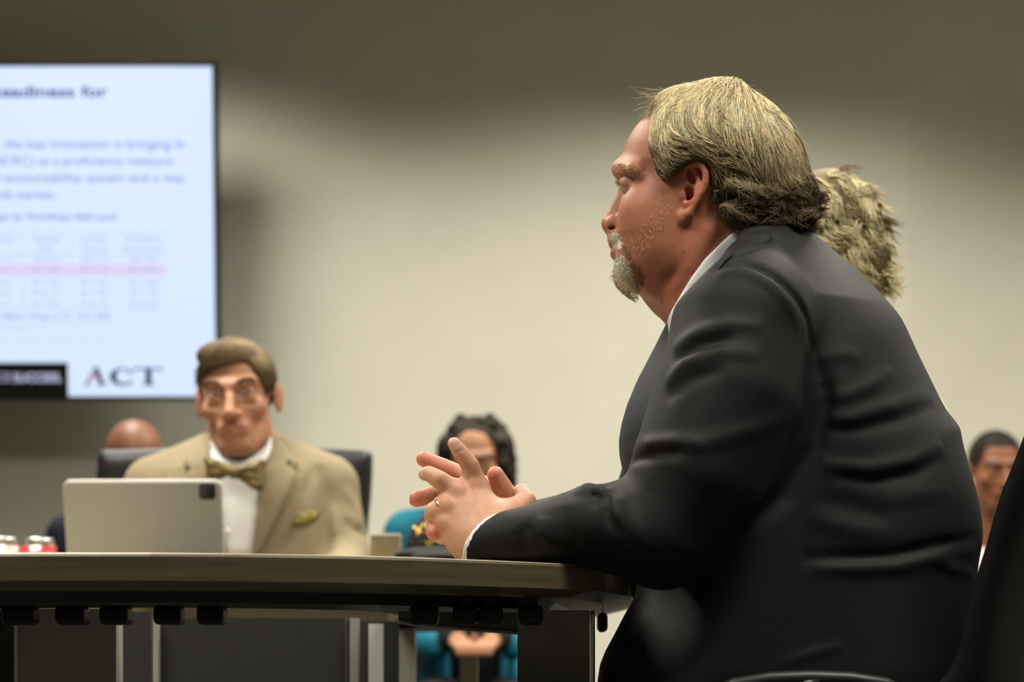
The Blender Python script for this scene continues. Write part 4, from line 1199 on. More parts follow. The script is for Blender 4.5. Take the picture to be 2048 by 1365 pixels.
# neck/torso filler and hands keep the body one figure
tb = Field((To[0]-.25, TY-.05, .55), (To[0]+.25, TY+.2, 1.12), .014, far=.1)
tb.chain([(To[0]+.01,TY+.05,1.10), (To[0]+.01,TY+.07,.9), (To[0]+.01,TY+.06,.6)], [.06,.10,.10], .04, mg=.08)
Vt2, Qt2 = tb.net(1)
th_parts = []
for s, (hx, hy), e_ in ((-1, (400,1186), (330,1165)), (1, (640,1181), (680,1160))):
    w0 = P(hx, hy, TY+.075-.265); w0[2] = TT + .030; d0 = w0 - P(*e_, TY+.075-.16); d0[2] = 0; d0 /= np.linalg.norm(d0); sd = np.array([-d0[1], d0[0], 0])
    k = Field(w0 - .13, w0 + .13, .003)
    k.cap(w0 - d0*.08, w0 + d0*.02, .026, .024, .01); k.cap(w0 + d0*.02 + sd*.012, w0 + d0*.075 + sd*.022, .020, .014, .02); k.cap(w0 + d0*.02 - sd*.012, w0 + d0*.075 - sd*.022, .020, .014, .02)
    for q in range(4):
        a_ = w0 + d0*.075 + sd*(q-1.5)*.017 - [0,0,.004]; ln_ = (.030,.036,.034,.026)[q]
        k.chain([a_, a_ + d0*ln_ + [0,0,.004], a_ + d0*ln_*1.7 - [0,0,.010]], [.0098,.0088,.0072], .004)
    k.chain([w0 + d0*.02 + sd*s*.022, w0 + d0*.055 + sd*s*.042 - [0,0,.006], w0 + d0*.085 + sd*s*.046 - [0,0,.010]], [.013,.0105,.0085], .008)
    v, q_ = k.net(1); v[:, 2] = np.maximum(v[:, 2], TT + .001); th_parts.append((v, q_, np.tile(srgb(196,142,112), (len(v), 1))))
    g = Field(np.minimum(w0, To) - .35, np.maximum(w0, To) + .35, .02, far=.1)
    g.chain([(To[0], TY+.06, .95), P(478 + s*185, 990, TY+.085), P(478 + s*200, 1120, TY+.05), w0 - d0*.05], [.03,.028,.028,.022], .02, mg=.08)
    v, q_ = g.net(1); th_parts.append((v, q_, np.tile(srgb(192,136,104), (len(v), 1))))
V_, Q_, C_ = join(th_parts + [(Vt1w, Qt1, ct1), (Vt2, Qt2, np.tile(srgb(192,136,104), (len(Vt2), 1)))])
mk('body', V_, Q_, M_skin, tan, col=C_)
S_tan = Surf(Vt1w, Qt1)
for s in (-1, 1): eyeball(tan, put(np.array([[s*.032,-.0715,-.003]]), TR, To)[0], .0126, (.10,-1,.03), iris=(.02,.013,.008))
# hair, parted on one side and combed across
hc = Field((-.10,-.125,-.08), (.10,.125,.135), .003)
hc.ell((0,.012,.032), (.0800,.101,.0865), .01)
hc.ell((-.012,-.055,.078), (.055,.035,.028), .02)
lx = lambda a, b: ((a - 474.5) / TS, (791 - b) / TS)
face_zone = [lx(*p) for p in ((404,990),(404,800),(402,768),(412,757),(430,746),(455,739),(485,733),(505,727),(517,738),(527,760),(533,785),(533,990))]
d_ = hc.d2(np.array(face_zone))[:, None, :]; yv = hc.ax[1][None, :, None]
hc.F = smax(hc.F, -np.maximum(np.broadcast_to(d_, hc.F.shape), yv - .0), .006)
hc.op(lambda X, Y, Z: (-.03 - Z) + X*0 + Y*0, (-.2,-.2,-.2), (.2,.2,.2), .01, 'and')
for s in (-1, 1): hc.ell((s*.088,-.010,-.032), (.03,.055,.040), .004, 'cut')
Vh2, Qh2 = hc.net(1); Vh2 = put(Vh2, TR, To)
thair = mk('hair', Vh2, Qh2, M_hair, tan, col=np.tile(srgb(92,76,56)*.8, (len(Vh2), 1)))
S_th = Surf(Vh2, Qh2)
tflow = Flow([[(512,690),(470,690),(430,712),(402,745),(400,765)], [(508,705),(470,712),(425,735),(402,755),(400,770)], [(515,684),(480,677),(435,690),(400,730)], [(514,690),(535,710),(548,745),(550,785)], [(508,712),(522,735),(532,760),(538,785)], [(500,722),(470,728),(430,742)]])
tz = [(397,755),(405,750),(425,742),(455,735),(485,729),(505,722),(520,738),(530,762),(536,784),(548,784),(551,740),(536,708),(510,685),(475,679),(445,686),(420,700),(404,722),(397,742)]
rt = sample_poly(tz, 2600); Lt = grow(rt, tflow, rng.uniform(16, 36, 2600), 6, .08, .06)
Lt3, kp = lay(Lt, S_th, TY, rng.uniform(.0005, .004, 2600))
bt = np.where((rt[kp][:, 1] < 722)[:, None], srgb(150,130,98), srgb(104,86,62)) * rng.uniform(.55, 1.25, (len(Lt3), 1))
strands('hair_strands', Lt3, .0006, M_hair, thair, bt)['kind'] = 'stuff'
eb = []
for s in (-1, 1):
    for i in range(130):
        t = rng.random(); p = put(np.array([[s*(.014+.036*t), -.13, .017+.008*math.sin(t*2.4) - .003*t + rng.uniform(-.003,.003)]]), TR, To)[0]
        hit = S_tan.y(p[0], p[2], p[1])
        if hit is not None: eb.append([hit + np.array([s*.008,-.002-.001*k,.002])*(k/3) for k in range(4)])
strands('eyebrows', np.array(eb), .0005, M_hair, tan, np.tile(srgb(96,70,50), (len(eb), 1)))['kind'] = 'stuff'

# wire glasses
M_wire = mat('glasses_wire', (.10,.075,.05), .35, .5, metal=.3)
M_lens = mat('glasses_lens', (1,1,1), .02, .5, trans=1.0); M_lens.node_tree.nodes['Principled BSDF'].inputs['IOR'].default_value = 1.02
gl = thing('glasses', 'thin wire-rimmed glasses worn by the man in the tan jacket', 'glasses', tuple(P(465, 800, TY-.11)))
GY = TY - .108
def lens(cx, cy, rx, ry, tilt):
    pts = []
    for i in range(32):
        t = 2*math.pi*i/32; x = math.copysign(abs(math.cos(t))**.75, math.cos(t))*rx; y = math.copysign(abs(math.sin(t))**.75, math.sin(t))*ry
        pts.append(P(cx + x*math.cos(tilt) - y*math.sin(tilt), cy + x*math.sin(tilt) + y*math.cos(tilt), GY + .00018*abs(cx-465)))
    tube('rim', pts + [pts[0]], .0011, M_wire, gl, n=6, cap=False)
    mk('lens', np.array(pts + [p + np.array([0,.0008,0]) for p in pts]), [tuple(range(32)), tuple(range(63,31,-1))] + [(i, (i+1) % 32, 32+(i+1) % 32, 32+i) for i in range(32)], M_lens, gl, smooth=False)
lens(429, 806, 26.5, 18, -.05); lens(501, 800, 26.5, 17.5, -.05)
tube('bridge', [P(455,800,GY), P(461,796,GY-.003), P(468,795,GY-.003), P(475,798,GY)], .0008, M_wire, gl, n=6)
tube('temple', [P(403,802,GY+.005), P(396,798,GY+.02), P(392,796,GY+.11)], .0008, M_wire, gl, n=6)
tube('temple', [P(527,795,GY+.005), P(545,788,GY+.02), P(556,786,GY+.12)], .0008, M_wire, gl, n=6)

# jacket
M_tan = mat('tan_jacket_cloth', (.27, .222, .138), .85, .15, noise=.07, nscale=500, bump=.25, bscale=900)
BY = TY + .075
ftn = Field((P(225,0,TY)[0], TY-.24, .50), (P(765,0,TY)[0], TY+.25, 1.13), .005, far=.08)
tpoly = smooth_poly(XZ([(320,1240),(300,1100),(292,1000),(302,950),(335,915),(385,888),(415,872),(470,862),(545,872),(590,893),(640,914),(664,942),(676,990),(682,1100),(662,1240),(490,1300)], BY), 3)
ftn.inflate(tpoly, BY, .125, .11, .001, blur=10)
for pts, rs in (([(302,978,BY+.01),(296,1050,BY-.01),(292,1128,BY-.03)], [.052,.052,.05]), ([(664,978,BY+.01),(678,1050,BY-.01),(692,1124,BY-.03)], [.052,.052,.05])):
    ftn.chain([P(*p) for p in pts], rs, .03)
ftn.chain([P(292,1128,BY-.03), P(330,1165,BY-.16), P(400,1185,BY-.27)], [.05,.042,.034], .02)
ftn.chain([P(692,1124,BY-.03), P(680,1160,BY-.16), P(640,1180,BY-.27)], [.05,.042,.034], .02)
ftn.cap(P(415,922,BY), P(308,965,BY), .042, .046, .04); ftn.cap(P(555,922,BY), P(656,962,BY), .042, .046, .04)
S_tj = Surf(*ftn.net(0))
for pts, a_, w_ in ([[(640,930),(655,1000),(652,1080),(650,1110)], -.012, .012], [[(330,940),(318,1000),(322,1060)], -.010, .012], [[(690,975),(715,1020),(720,1060)], .008, .010], [[(600,1000),(620,960),(640,930)], -.006, .014],
                    [[(690,1040),(705,1058),(730,1070)], -.009, .009], [[(665,1010),(672,1050),(676,1095)], .006, .010], [[(420,930),(380,925),(345,945)], .005, .012], [[(590,1075),(570,1090),(560,1110)], -.004, .01]):
    out = [S_tj.px(*p) for p in pts]; ftn.fold([o if o is not None else P(*p, BY-.1) for o, p in zip(out, pts)], a_, w_)
Vtj, Qtj = ftn.net(2); mk('jacket', Vtj, Qtj, M_tan, tan); S_tj = Surf(Vtj, Qtj)
M_tie = mat('bow_tie_silk', (.13,.095,.03), .45, .4, noise=.75, nscale=70)
patch('shirt', [(420,885),(438,895),(474,925),(520,905),(540,880),(530,930),(522,985),(516,1040),(508,1112),(446,1112),(436,1040),(424,980),(414,930)], S_tj, BY-.12, .006, M_white, tan, th=.004, step=7, bulge=.006)
patch('shirt_collar', [(423,893),(430,905),(450,922),(462,935),(448,938),(428,925),(421,908)], S_tj, BY-.12, .022, M_white, tan, th=.005, step=5)
patch('shirt_collar', [(542,873),(541,900),(531,922),(512,930),(500,930),(516,915),(532,893)], S_tj, BY-.12, .022, M_white, tan, th=.005, step=5)
patch('lapel', [(545,868),(556,880),(575,900),(596,925),(582,936),(592,948),(578,985),(553,1035),(528,1085),(512,1112),(503,1112),(512,1050),(520,985),(527,930),(535,895)], S_tj, BY-.12, .015, M_tan, tan, th=.011, step=7, smooth_n=2, bulge=.002)
patch('lapel', [(418,868),(402,880),(384,900),(366,925),(382,938),(374,950),(392,985),(414,1030),(436,1075),(448,1112),(455,1112),(446,1050),(437,985),(428,930),(425,890)], S_tj, BY-.12, .015, M_tan, tan, th=.011, step=7, smooth_n=2, bulge=.002)
# bow tie: two wings and a knot
fb = Field(P(395,992,TY-.15), P(540,905,TY+.02), .0025)
by = TY - .100
fb.inflate(smooth_poly(XZ([(468,938),(448,926),(422,916),(407,914),(412,940),(410,966),(432,964),(452,955),(468,950)], by), 3), by, .014, .016, .001, blur=2)
fb.inflate(smooth_poly(XZ([(468,936),(490,928),(512,920),(528,918),(524,945),(529,978),(510,982),(490,968),(468,952)], by), 3), by, .014, .016, .001, blur=2)
fb.ell(P(468,945,by-.006), (.011,.014,.014), .003)
for pts in ([(462,944),(440,940),(420,935)], [(475,944),(500,945),(520,945)], [(462,949),(440,952),(420,955)], [(475,950),(498,958),(518,966)]): fb.fold([P(*p, by-.012) for p in pts], -.004, .004)
Vb_, Qb_ = fb.net(1); mk('bow_tie', Vb_, Qb_, M_tie, tan)
M_sq = mat('pocket_square_silk', (.20,.17,.03), .5, .4, noise=.6, nscale=90)
patch('pocket_square', [(584,1052),(590,1035),(598,1022),(608,1028),(620,1017),(628,1026),(641,1020),(640,1034),(628,1042),(612,1048)], S_tj, BY-.12, .006, M_sq, tan, th=.006, step=4, smooth_n=2, bulge=.006)
M_pin = mat('lapel_pin_green', (.12,.15,.07), .4, .5)
hp = S_tj.px(581, 926); torus('lapel_pin', hp + np.array([0,-.020,0]), (0,1,0), .003, .0018, M_pin, tan, n=14, k=6)
box('shirt_button', P(456,1064,TY-.06)+np.array([-.005,-.004,-.005]), P(456,1064,TY-.06)+np.array([.005,0,.005]), mat('pearl_button', (.85,.82,.72), .25), tan, .002)
# trousers
gq = Field((To[0]-.3, TY-.55, 0), (To[0]+.3, TY+.2, .70), .013, far=.1)
for s in (-1, 1):
    gq.chain([(To[0]+s*.09, TY+.06, .53), (To[0]+s*.11, TY-.38, .52)], [.09,.07], .03, mg=.08); gq.chain([(To[0]+s*.11, TY-.38, .52), (To[0]+s*.11, TY-.36, .03)], [.066,.045], .03, mg=.08)
Vq, Qq = gq.net(1); mk('trousers', Vq, Qq, M_trouser, tan)
# his leather chair
M_leather = mat('black_leather', (.010,.010,.011), .5, .3, noise=.15, nscale=80, bump=.2, bscale=300)
lc = thing('office_chair', 'black leather office chair behind the man in the tan jacket', 'chair', (To[0], TY+.25, 0))
CYc = TY + .27
fc = Field((P(180,0,CYc)[0], CYc-.07, .42), (P(765,0,CYc)[0], CYc+.08, 1.12), .008)
fc.inflate(smooth_poly(XZ([(196,912),(204,902),(240,900),(470,893),(700,900),(738,903),(746,914),(742,1000),(728,1130),(705,1300),(500,1330),(240,1300),(206,1130),(194,1000)], CYc), 2), CYc, .045, .035, .001, blur=2)
Vc_, Qc_ = fc.net(1); mk('backrest', Vc_, Qc_, M_leather, lc)
box('seat', (To[0]-.26, TY-.22, .40), (To[0]+.26, TY+.26, .45), M_leather, lc, .02, 3, True)
tube('gas_column', [(To[0], TY+.05, .40), (To[0], TY+.05, .09)], .025, M_metal, lc)
for i in range(5):
    a = i*2*math.pi/5; tube('base_spoke', [(To[0], TY+.05, .09), (To[0]+.28*math.cos(a), TY+.05+.28*math.sin(a), .06)], [.022,.014], M_black, lc)
    tube('caster', [(To[0]+.28*math.cos(a)-.012, TY+.05+.28*math.sin(a), .028), (To[0]+.28*math.cos(a)+.012, TY+.05+.28*math.sin(a), .028)], .028, M_black, lc, n=14)

# ================================================================== fair-haired person beyond the man in the suit
BYY = 3.55
bl = thing('person', 'person with tousled blond hair mostly hidden behind the suited man', 'person', (P(1640,0,BYY)[0], BYY, 0))
hb = head_field(.004); Vx, Qx = hb.net(1)
Rb = rotm(math.radians(-84)); Bo = P(1618, 510, BYY)
Vxw = put(Vx, Rb, Bo); sk = srgb(205,150,125)
tbf = Field((P(1400,0,BYY)[0], BYY-.22, .5), (P(1950,0,BYY)[0], BYY+.22, 1.2), .014, far=.1)
tbf.chain([P(1630,600,BYY), P(1640,760,BYY), P(1640,1100,BYY), P(1640,1360,BYY)], [.05,.09,.11,.12], .05, mg=.1)
Vz, Qz = tbf.net(1)
V_, Q_, C_ = join([(Vxw, Qx, head_cols(Vx, sk, srgb(190,110,95), srgb(210,130,105), srgb(150,120,80))), (Vz, Qz, np.tile(sk, (len(Vz), 1)))])
mk('body', V_, Q_, M_skin, bl, col=C_)
fq = Field((P(1380,0,BYY)[0], BYY-.26, .42), (P(1950,0,BYY)[0], BYY+.26, 1.16), .009, far=.1)
fq.inflate(smooth_poly(XZ([(1640,600),(1720,612),(1762,650),(1800,700),(1838,752),(1872,798),(1890,828),(1897,850),(1902,900),(1905,1000),(1905,1200),(1900,1500),(1400,1500),(1390,1200),(1420,900),(1500,720),(1580,630)], BYY), 2), BYY, .19, .12, .001, blur=6)
for s in (-1, 1):
    fq.chain([P(1660,700,BYY)+np.array([0,s*.17,0]), P(1560,950,BYY)+np.array([0,s*.19,0]), P(1420,1120,BYY)+np.array([0,s*.17,0])], [.055,.05,.045], .03)
    fq.chain([P(1420,1120,BYY)+np.array([0,s*.17,0]), P(1330,1140,BYY)+np.array([0,s*.06,0])], [.045,.032], .02)
Vq, Qq = fq.net(1); M_lime = mat('pale_lime_top', (.62,.68,.40), .8, .2, noise=.05)
mk('top', Vq, Qq, M_lime, bl)
gq = Field((P(1250,0,BYY)[0]-.15, BYY-.22, 0), (P(1920,0,BYY)[0], BYY+.22, .66), .014, far=.1)
for s in (-1, 1):
    hp_ = P(1700,0,BYY)[0]; kn = hp_ - .42
    gq.chain([(hp_, BYY+s*.09, .53), (kn, BYY+s*.11, .51)], [.09,.07], .03, mg=.08); gq.chain([(kn, BYY+s*.11, .51), (kn+.02, BYY+s*.11, .03)], [.066,.045], .03, mg=.08)
Vq, Qq = gq.net(1); mk('trousers', Vq, Qq, M_trouser, bl)
fhb = Field((P(1560,0,BYY)[0], BYY-.13, P(0,640,BYY)[2]), (P(1800,0,BYY)[0]+.01, BYY+.13, P(0,315,BYY)[2]), .004)
fhb.inflate(smooth_poly(XZ([(1540,430),(1565,375),(1625,345),(1670,340),(1712,356),(1745,388),(1762,425),(1772,470),(1776,520),(1772,565),(1762,600),(1700,620),(1620,610),(1540,540)], BYY), 3), BYY, .090, .08, .001, blur=6)
for i in range(60):
    x = rng.uniform(1620, 1772); y = rng.uniform(360, 600); hit = None
    if poly_sd_pts(np.array([[x, y]], float), np.array([(1620,350),(1670,345),(1712,360),(1740,392),(1757,430),(1766,470),(1770,520),(1766,565),(1755,598),(1640,600)], float))[0] > -8: continue
    fhb.ell(P(x, y, BYY - .075*math.sqrt(max(0, 1-((x-1690)/95)**2 - ((y-470)/150)**2))), np.array([.013,.010,.011])*rng.uniform(.7,1.2), .006)
Vq, Qq = fhb.net(1); bh = mk('hair', Vq, Qq, M_hair, bl, col=np.tile(srgb(160,140,98)*.6, (len(Vq), 1))); S_b = Surf(Vq, Qq)
bflow2 = Flow([[(1640,345),(1690,345),(1740,385),(1765,430)], [(1620,360),(1670,380),(1720,430),(1770,500)], [(1610,400),(1650,430),(1690,480),(1740,540),(1785,560)], [(1640,350),(1660,400),(1650,450),(1670,500)], [(1640,460),(1665,510),(1700,545),(1715,580)], [(1680,390),(1700,450),(1750,520),(1790,540)], [(1700,520),(1740,560),(1775,590)], [(1770,430),(1778,500),(1775,560)]])
zb_ = np.array([(1620,350),(1670,340),(1712,356),(1745,388),(1764,425),(1774,470),(1778,520),(1774,565),(1764,598),(1720,590),(1650,540),(1615,480),(1610,400)], float)
nB = 2000; rb = sample_poly(zb_, nB); cl = sample_poly(zb_, 130); cid = ((rb[:, None]-cl[None])**2).sum(2).argmin(1)
rb = rb*.55 + cl[cid]*.45
Lb2 = grow(rb, bflow2, rng.uniform(26, 62, nB), 8, .30, .10, bias=rng.normal(0, .45, 130)[cid])
Lb3, kp = lay(Lb2, S_b, BYY, (.002 + .012*rng.random(130))[cid])
cc = np.where((rng.random(130) < .74)[cid][:, None], srgb(226,214,172), srgb(140,120,84)) * rng.uniform(.75, 1.15, (nB, 1)); cc = cc[kp]
M3 = Lb3.copy(); M3[:, :, 1] = 2*BYY - M3[:, :, 1]
strands('hair_strands', np.concatenate([Lb3, M3[:700]]), rng.uniform(.0009, .0019, len(Lb3)+len(M3[:700])), M_hair, bh, np.concatenate([cc, cc[:700]]))['kind'] = 'stuff'

# ================================================================== people along the far wall
def back_person(label, px, py, Y, yaw, pitch, skin, m_top, m_leg, sw, zs, hands, hair=None, fat=1.0, facing=0, lap=.60, name='top'):
    o = P(px, py, Y); hips = np.array([o[0], Y + .06, 0])
    t = thing('person', label, 'person', (o[0], Y + .06, 0))
    f = head_field(.004, fat=fat); V, Q = f.net(1); R = rotm(yaw, pitch)
    sc = srgb(*skin); cols = head_cols(V, sc, sc*np.array([.9,.6,.6]), sc*np.array([1.1,.85,.8]), sc*.25)
    parts = [(put(V, R, o), Q, cols)]
    hv = seated(t, hips, sw, zs, m_top, m_leg, hands, facing, lap=lap, name=name)
    for v, q in hv: parts.append((v, q, np.tile(sc, (len(v), 1))))
    V_, Q_, C_ = join(parts); mk('body', V_, Q_, M_skin, t, col=C_)
    for s in (-1, 1): eyeball(t, put(np.array([[s*.032,-.0715,-.003]]), R, o)[0], .0126, R @ np.array([0,-1,0]), iris=(.02,.012,.008))
    return t, o, R
M_navy_c = mat('navy_suit_cloth', (.010,.013,.024), .8, .2)
M_teal = mat('teal_knit', (.010,.14,.20), .8, .2, noise=.1, nscale=60)
M_blk_c = mat('black_cloth', (.010,.010,.012), .85, .15)
M_cream = mat('cream_shirt_cloth', (.60,.57,.48), .8, .2)
bald, bo, bR = back_person('bald man in navy suit seated behind the black leather chair', 268, 928, 6.25, .25, .42, (122,76,52), M_navy_c, M_navy_c, .245, 1.02, (.08,-.30,.66), lap=.6)
bgl = tube('glasses_frame', [put(np.array([p]), bR, bo)[0] for p in ((-.086,.0,.0),(-.072,-.072,.002),(-.05,-.094,.002),(0,-.103,.002),(.05,-.094,.002),(.072,-.072,.002),(.086,0,.0))], .003, M_black, bald, n=6)
wom, wo, wR = back_person('woman with dark curly hair and teal top seated by the wall', 952, 922, 6.55, -.10, .12, (160,112,80), M_blk_c, M_blk_c, .20, 1.045, (.06,-.26,.70), fat=.95, lap=.62, name='dress')
# her curly hair
fw = Field((-.15,-.13,-.16), (.15,.14,.16), .005)
fw.ell((0,.02,.03), (.090,.100,.092), .02)
for s in (-1, 1): fw.cap((s*.075,.0,.04), (s*.088,.01,-.11), .030, .026, .03)
fw.prism(np.array([(-.062,-.3),(-.066,-.02),(-.05,.055),(-.015,.078),(.03,.070),(.055,.04),(.064,-.02),(.06,-.3)]), .01, 'cut', ylim=(-.3,.02))
fw.F = np.maximum(fw.F, -1)
for i in range(150):
    a = rng.uniform(0, 2*math.pi); z = rng.uniform(-.13, .12); r_ = .094*math.sqrt(max(.2, 1-(max(z,0)/.125)**2)); x, y = r_*math.cos(a), .015 + r_*math.sin(a)
    if y < -.03 and abs(x) < .062 and z < .07: continue
    fw.ell((x, y, z), np.array([.017,.015,.017])*rng.uniform(.7,1.25), .006)
V, Q = fw.net(1); tmp = put(V, wR, wo)
wh = mk('hair', tmp, Q, M_hair, wom, col=np.tile(srgb(34,25,17), (len(V), 1)) * rng.uniform(.6, 1.6, (len(V), 1)))
# teal cardigan open over the black dress
fk = Field((-.36,-.45,.38), (.36,.26,1.12), .011, far=.1)
fk.ell((0,.03,.92), (.190,.125,.14), .06, mg=.1); fk.chain([(0,.02,.55), (0,.03,.80)], [.165,.15], .05, mg=.1)
for s in (-1, 1):
    fk.cap((0,.03,1.05), (s*.185,.03,1.0), .05, .06, .05, mg=.08)
    fk.chain([(s*.19,.03,.99), (s*.235,-.0,.74), (s*.10,-.22,.69)], [.064,.06,.042], .03, mg=.08)
fk.prism(np.array([(-.075,-.5),(-.065,.0),(0,.04),(.065,.0),(.075,-.5)])*[1,1], .01, 'cut', axes=(0, 1))
V, Q = fk.net(1); mk('cardigan', put(V, np.eye(3), (wo[0], 6.61, 0)), Q, M_teal, wom)
fk = Field((-.05,-.50,.40), (.34,.10,.72), .011, far=.1)
fk.chain([(.14,.0,.62), (.17,-.30,.60)], [.085,.07], .03, mg=.08)
V, Q = fk.net(1); mk('cardigan_tail', put(V, np.eye(3), (wo[0], 6.61, 0)), Q, M_teal, wom)
rp, ro, rR = back_person('person with short dark hair in cream shirt seated at far right', 1992, 940, 7.05, .12, .05, (128,80,54), M_cream, M_blk_c, .20, 1.00, (.08,-.28,.66), fat=1.05)
fr = Field((-.1,-.12,-.08), (.1,.13,.14), .005)
fr.ell((0,.012,.031), (.0785,.098,.0855), .01)
fr.prism(np.array([(-.058,-.2),(-.060,.02),(-.045,.062),(.045,.062),(.060,.02),(.058,-.2)]), .008, 'cut', ylim=(-.3,.0))
fr.op(lambda X, Y, Z: (-.04 - Z) + X*0 + Y*0, (-.2,-.2,-.2), (.2,.2,.2), .01, 'and')
V, Q = fr.net(1); mk('hair', put(V, rR, ro), Q, M_hair, rp, col=np.tile(srgb(34,27,22), (len(V), 1)))
chair('black side chair under the bald man in navy', (bo[0], 6.37, 0), 0)
chair('black side chair under the woman in teal', (wo[0], 6.67, 0), 0)
chair('black side chair under the person in cream at far right', (ro[0], 7.17, 0), 0)
chair('black chair of the blond person beside the suited man', (P(1690,0,BYY)[0]+.04, BYY, 0), -math.pi/2, zb=.70)
# ------------------------------------------------------------------ tablet standing on the table
M_tab = mat('tablet_case', (.40,.395,.35), .5, .4, noise=.02, nscale=20)
M_tab_e = mat('tablet_edge', (.62,.60,.53), .4, .4)
M_lensblk = mat('camera_glass', (.006,.006,.006), .12, .6)
tb = thing('tablet', 'beige tablet with black camera square standing before the man in tan', 'tablet', tuple(P(290, 1206, 4.32)))
BL, BR, TL = P(139,1207.5,4.335), P(452,1209,4.295), P(124,962,4.255)
U = BR - BL; Vv = TL - BL; Lu, Lv = np.linalg.norm(U), np.linalg.norm(Vv); U /= Lu; Vv = Vv - U*(Vv @ U)*0; Vv /= np.linalg.norm(Vv)
N = np.cross(U, Vv); N /= np.linalg.norm(N)          # N points towards the camera side
if N[1] > 0: N = -N
def rrect(u0, u1, v0, v1, r, n=6):
    o = []
    for cu, cv, a0 in ((u1-r, v1-r, 0), (u0+r, v1-r, 90), (u0+r, v0+r, 180), (u1-r, v0+r, 270)):
        for i in range(n+1): a = math.radians(a0 + 90*i/n); o.append((cu + r*math.cos(a), cv + r*math.sin(a)))
    return o
def slab_uv(name, pts, d0, d1, m, parent, bev=.0012):
    c = np.mean(pts, 0); rings = []
    for d, s_ in ((d0, 0), (d1 - bev, 0), (d1, bev)):
        rings.append([BL + U*(p[0] - np.sign(p[0]-c[0])*s_) + Vv*(p[1] - np.sign(p[1]-c[1])*s_) + N*d for p in pts])
    n = len(pts); V = np.concatenate(rings); Fs = [tuple(range(n))[::-1], tuple(range(2*n, 3*n))]
    for r in range(2):
        for i in range(n): Fs.append((r*n+i, r*n+(i+1) % n, (r+1)*n+(i+1) % n, (r+1)*n+i))
    return mk(name, V, Fs, m, parent, smooth=False)
slab_uv('frame', rrect(0, Lu, 0, Lv, .013), -.0055, -.001, M_tab_e, tb)
slab_uv('back_cover', rrect(.0022, Lu-.0022, .0022, Lv-.0022, .0115), -.002, .0012, M_tab, tb)
slab_uv('screen', rrect(.004, Lu-.004, .004, Lv-.004, .010), -.0062, -.005, M_lensblk, tb)
cm = slab_uv('camera_module', rrect(Lu-.041, Lu-.0105, Lv-.034, Lv-.0055, .007), .001, .0028, M_lensblk, tb)
for q in ((Lu-.033, Lv-.013), (Lu-.033, Lv-.026), (Lu-.019, Lv-.020)):
    torus('camera_lens', BL + U*q[0] + Vv*q[1] + N*.003, N, .0042, .0008, M_lensblk, cm, n=16, k=6)
# folding stand on the user's side
mk('folio_stand', [BL+U*.06-N*.007+Vv*.12, BL+U*(Lu-.06)-N*.007+Vv*.12, BL+U*(Lu-.06)+np.array([0,.10,.004]), BL+U*.06+np.array([0,.10,.004]),
                   BL+U*.06-N*.010+Vv*.12, BL+U*(Lu-.06)-N*.010+Vv*.12, BL+U*(Lu-.06)+np.array([0,.103,.004]), BL+U*.06+np.array([0,.103,.004])],
   [(0,1,2,3),(7,6,5,4),(0,4,5,1),(1,5,6,2),(2,6,7,3),(3,7,4,0)], M_tab, tb, smooth=False)

# ------------------------------------------------------------------ drink cans
M_alu = mat('can_aluminium', (.5,.49,.45), .3, .5, metal=.9)
def can(label, px, Y, m):
    c = P(px, 0, Y); c[2] = TT
    t = thing('drink_can', label, 'can', tuple(c), 'drink cans on the table')
    prof = [(.024,0),(.0265,.004),(.033,.014),(.033,.106)]
    def lathe(name, pr, m_, n=32):
        V = [(c[0]+r*math.cos(2*math.pi*k/n), c[1]+r*math.sin(2*math.pi*k/n), c[2]+z) for r, z in pr for k in range(n)]
        Fs = [(i*n+k, i*n+(k+1) % n, (i+1)*n+(k+1) % n, (i+1)*n+k) for i in range(len(pr)-1) for k in range(n)] + [tuple(range(n))[::-1], tuple(range((len(pr)-1)*n, len(pr)*n))]
        return mk(name, V, Fs, m_, t)
    lathe('can_body', prof, m); lathe('can_lid', [(.033,.106),(.0275,.117),(.0275,.1215),(.0262,.1215),(.0255,.118)], M_alu)
    box('pull_tab', (c[0]-.006, c[1]-.012, c[2]+.118), (c[0]+.006, c[1]+.012, c[2]+.1195), M_alu, t, .0005)
    return t
can('red drink can with silver lid standing left of the tablet', 77, 4.40, mat('can_red', (.42,.015,.02), .25, .5, coat=.5))
can('pale silver drink can at the left edge of the photo', 2, 4.37, mat('can_pale', (.34,.33,.28), .35, .5, metal=.3))

# ------------------------------------------------------------------ beige box, black case with veteran's cap
M_card = mat('beige_card', (.36,.29,.17), .8, .2, noise=.05); M_card_l = mat('pale_card_lid', (.58,.53,.42), .8, .2)
bxt = thing('small_box', 'small beige box beside the sleeve of the man in tan', 'box', tuple(P(770,0,4.36)*[1,1,0]+[0,0,TT]))
x0, x1 = P(741,0,4.36)[0], P(799,0,4.36)[0]; zt2 = HC + (YH-1068)*4.36/FPX
box('box_body', (x0, 4.36, TT), (x1, 4.44, zt2-.004), M_card, bxt, .001); box('box_lid', (x0-.001, 4.359, zt2-.0055), (x1+.001, 4.441, zt2), M_card_l, bxt, .001)
cx, cyy = P(905,0,4.36)[0], 4.37
zc = HC + (YH-1097)*4.30/FPX
tag(box('storage_case', (cx-.10, 4.27, TT), (cx+.10, 4.46, zc-.006), M_black, None, .006, 3), 'low black case on the table under the embroidered cap', 'case')
capo = thing('baseball_cap', 'black cap with gold lettering behind the clasped hands', 'cap', (cx, cyy, zc-.004))
M_cap = mat('cap_black_cloth', (.010,.010,.012), .85, .2, bump=.2, bscale=800); M_brim = mat('cap_brim_cloth', (.022,.022,.020), .8, .2)
fcap = Field((cx-.11, cyy-.12, zc-.01), (cx+.11, cyy+.12, zc+.12), .004)
fcap.ell((cx, cyy, zc-.002), (.086,.098,.080), .01)
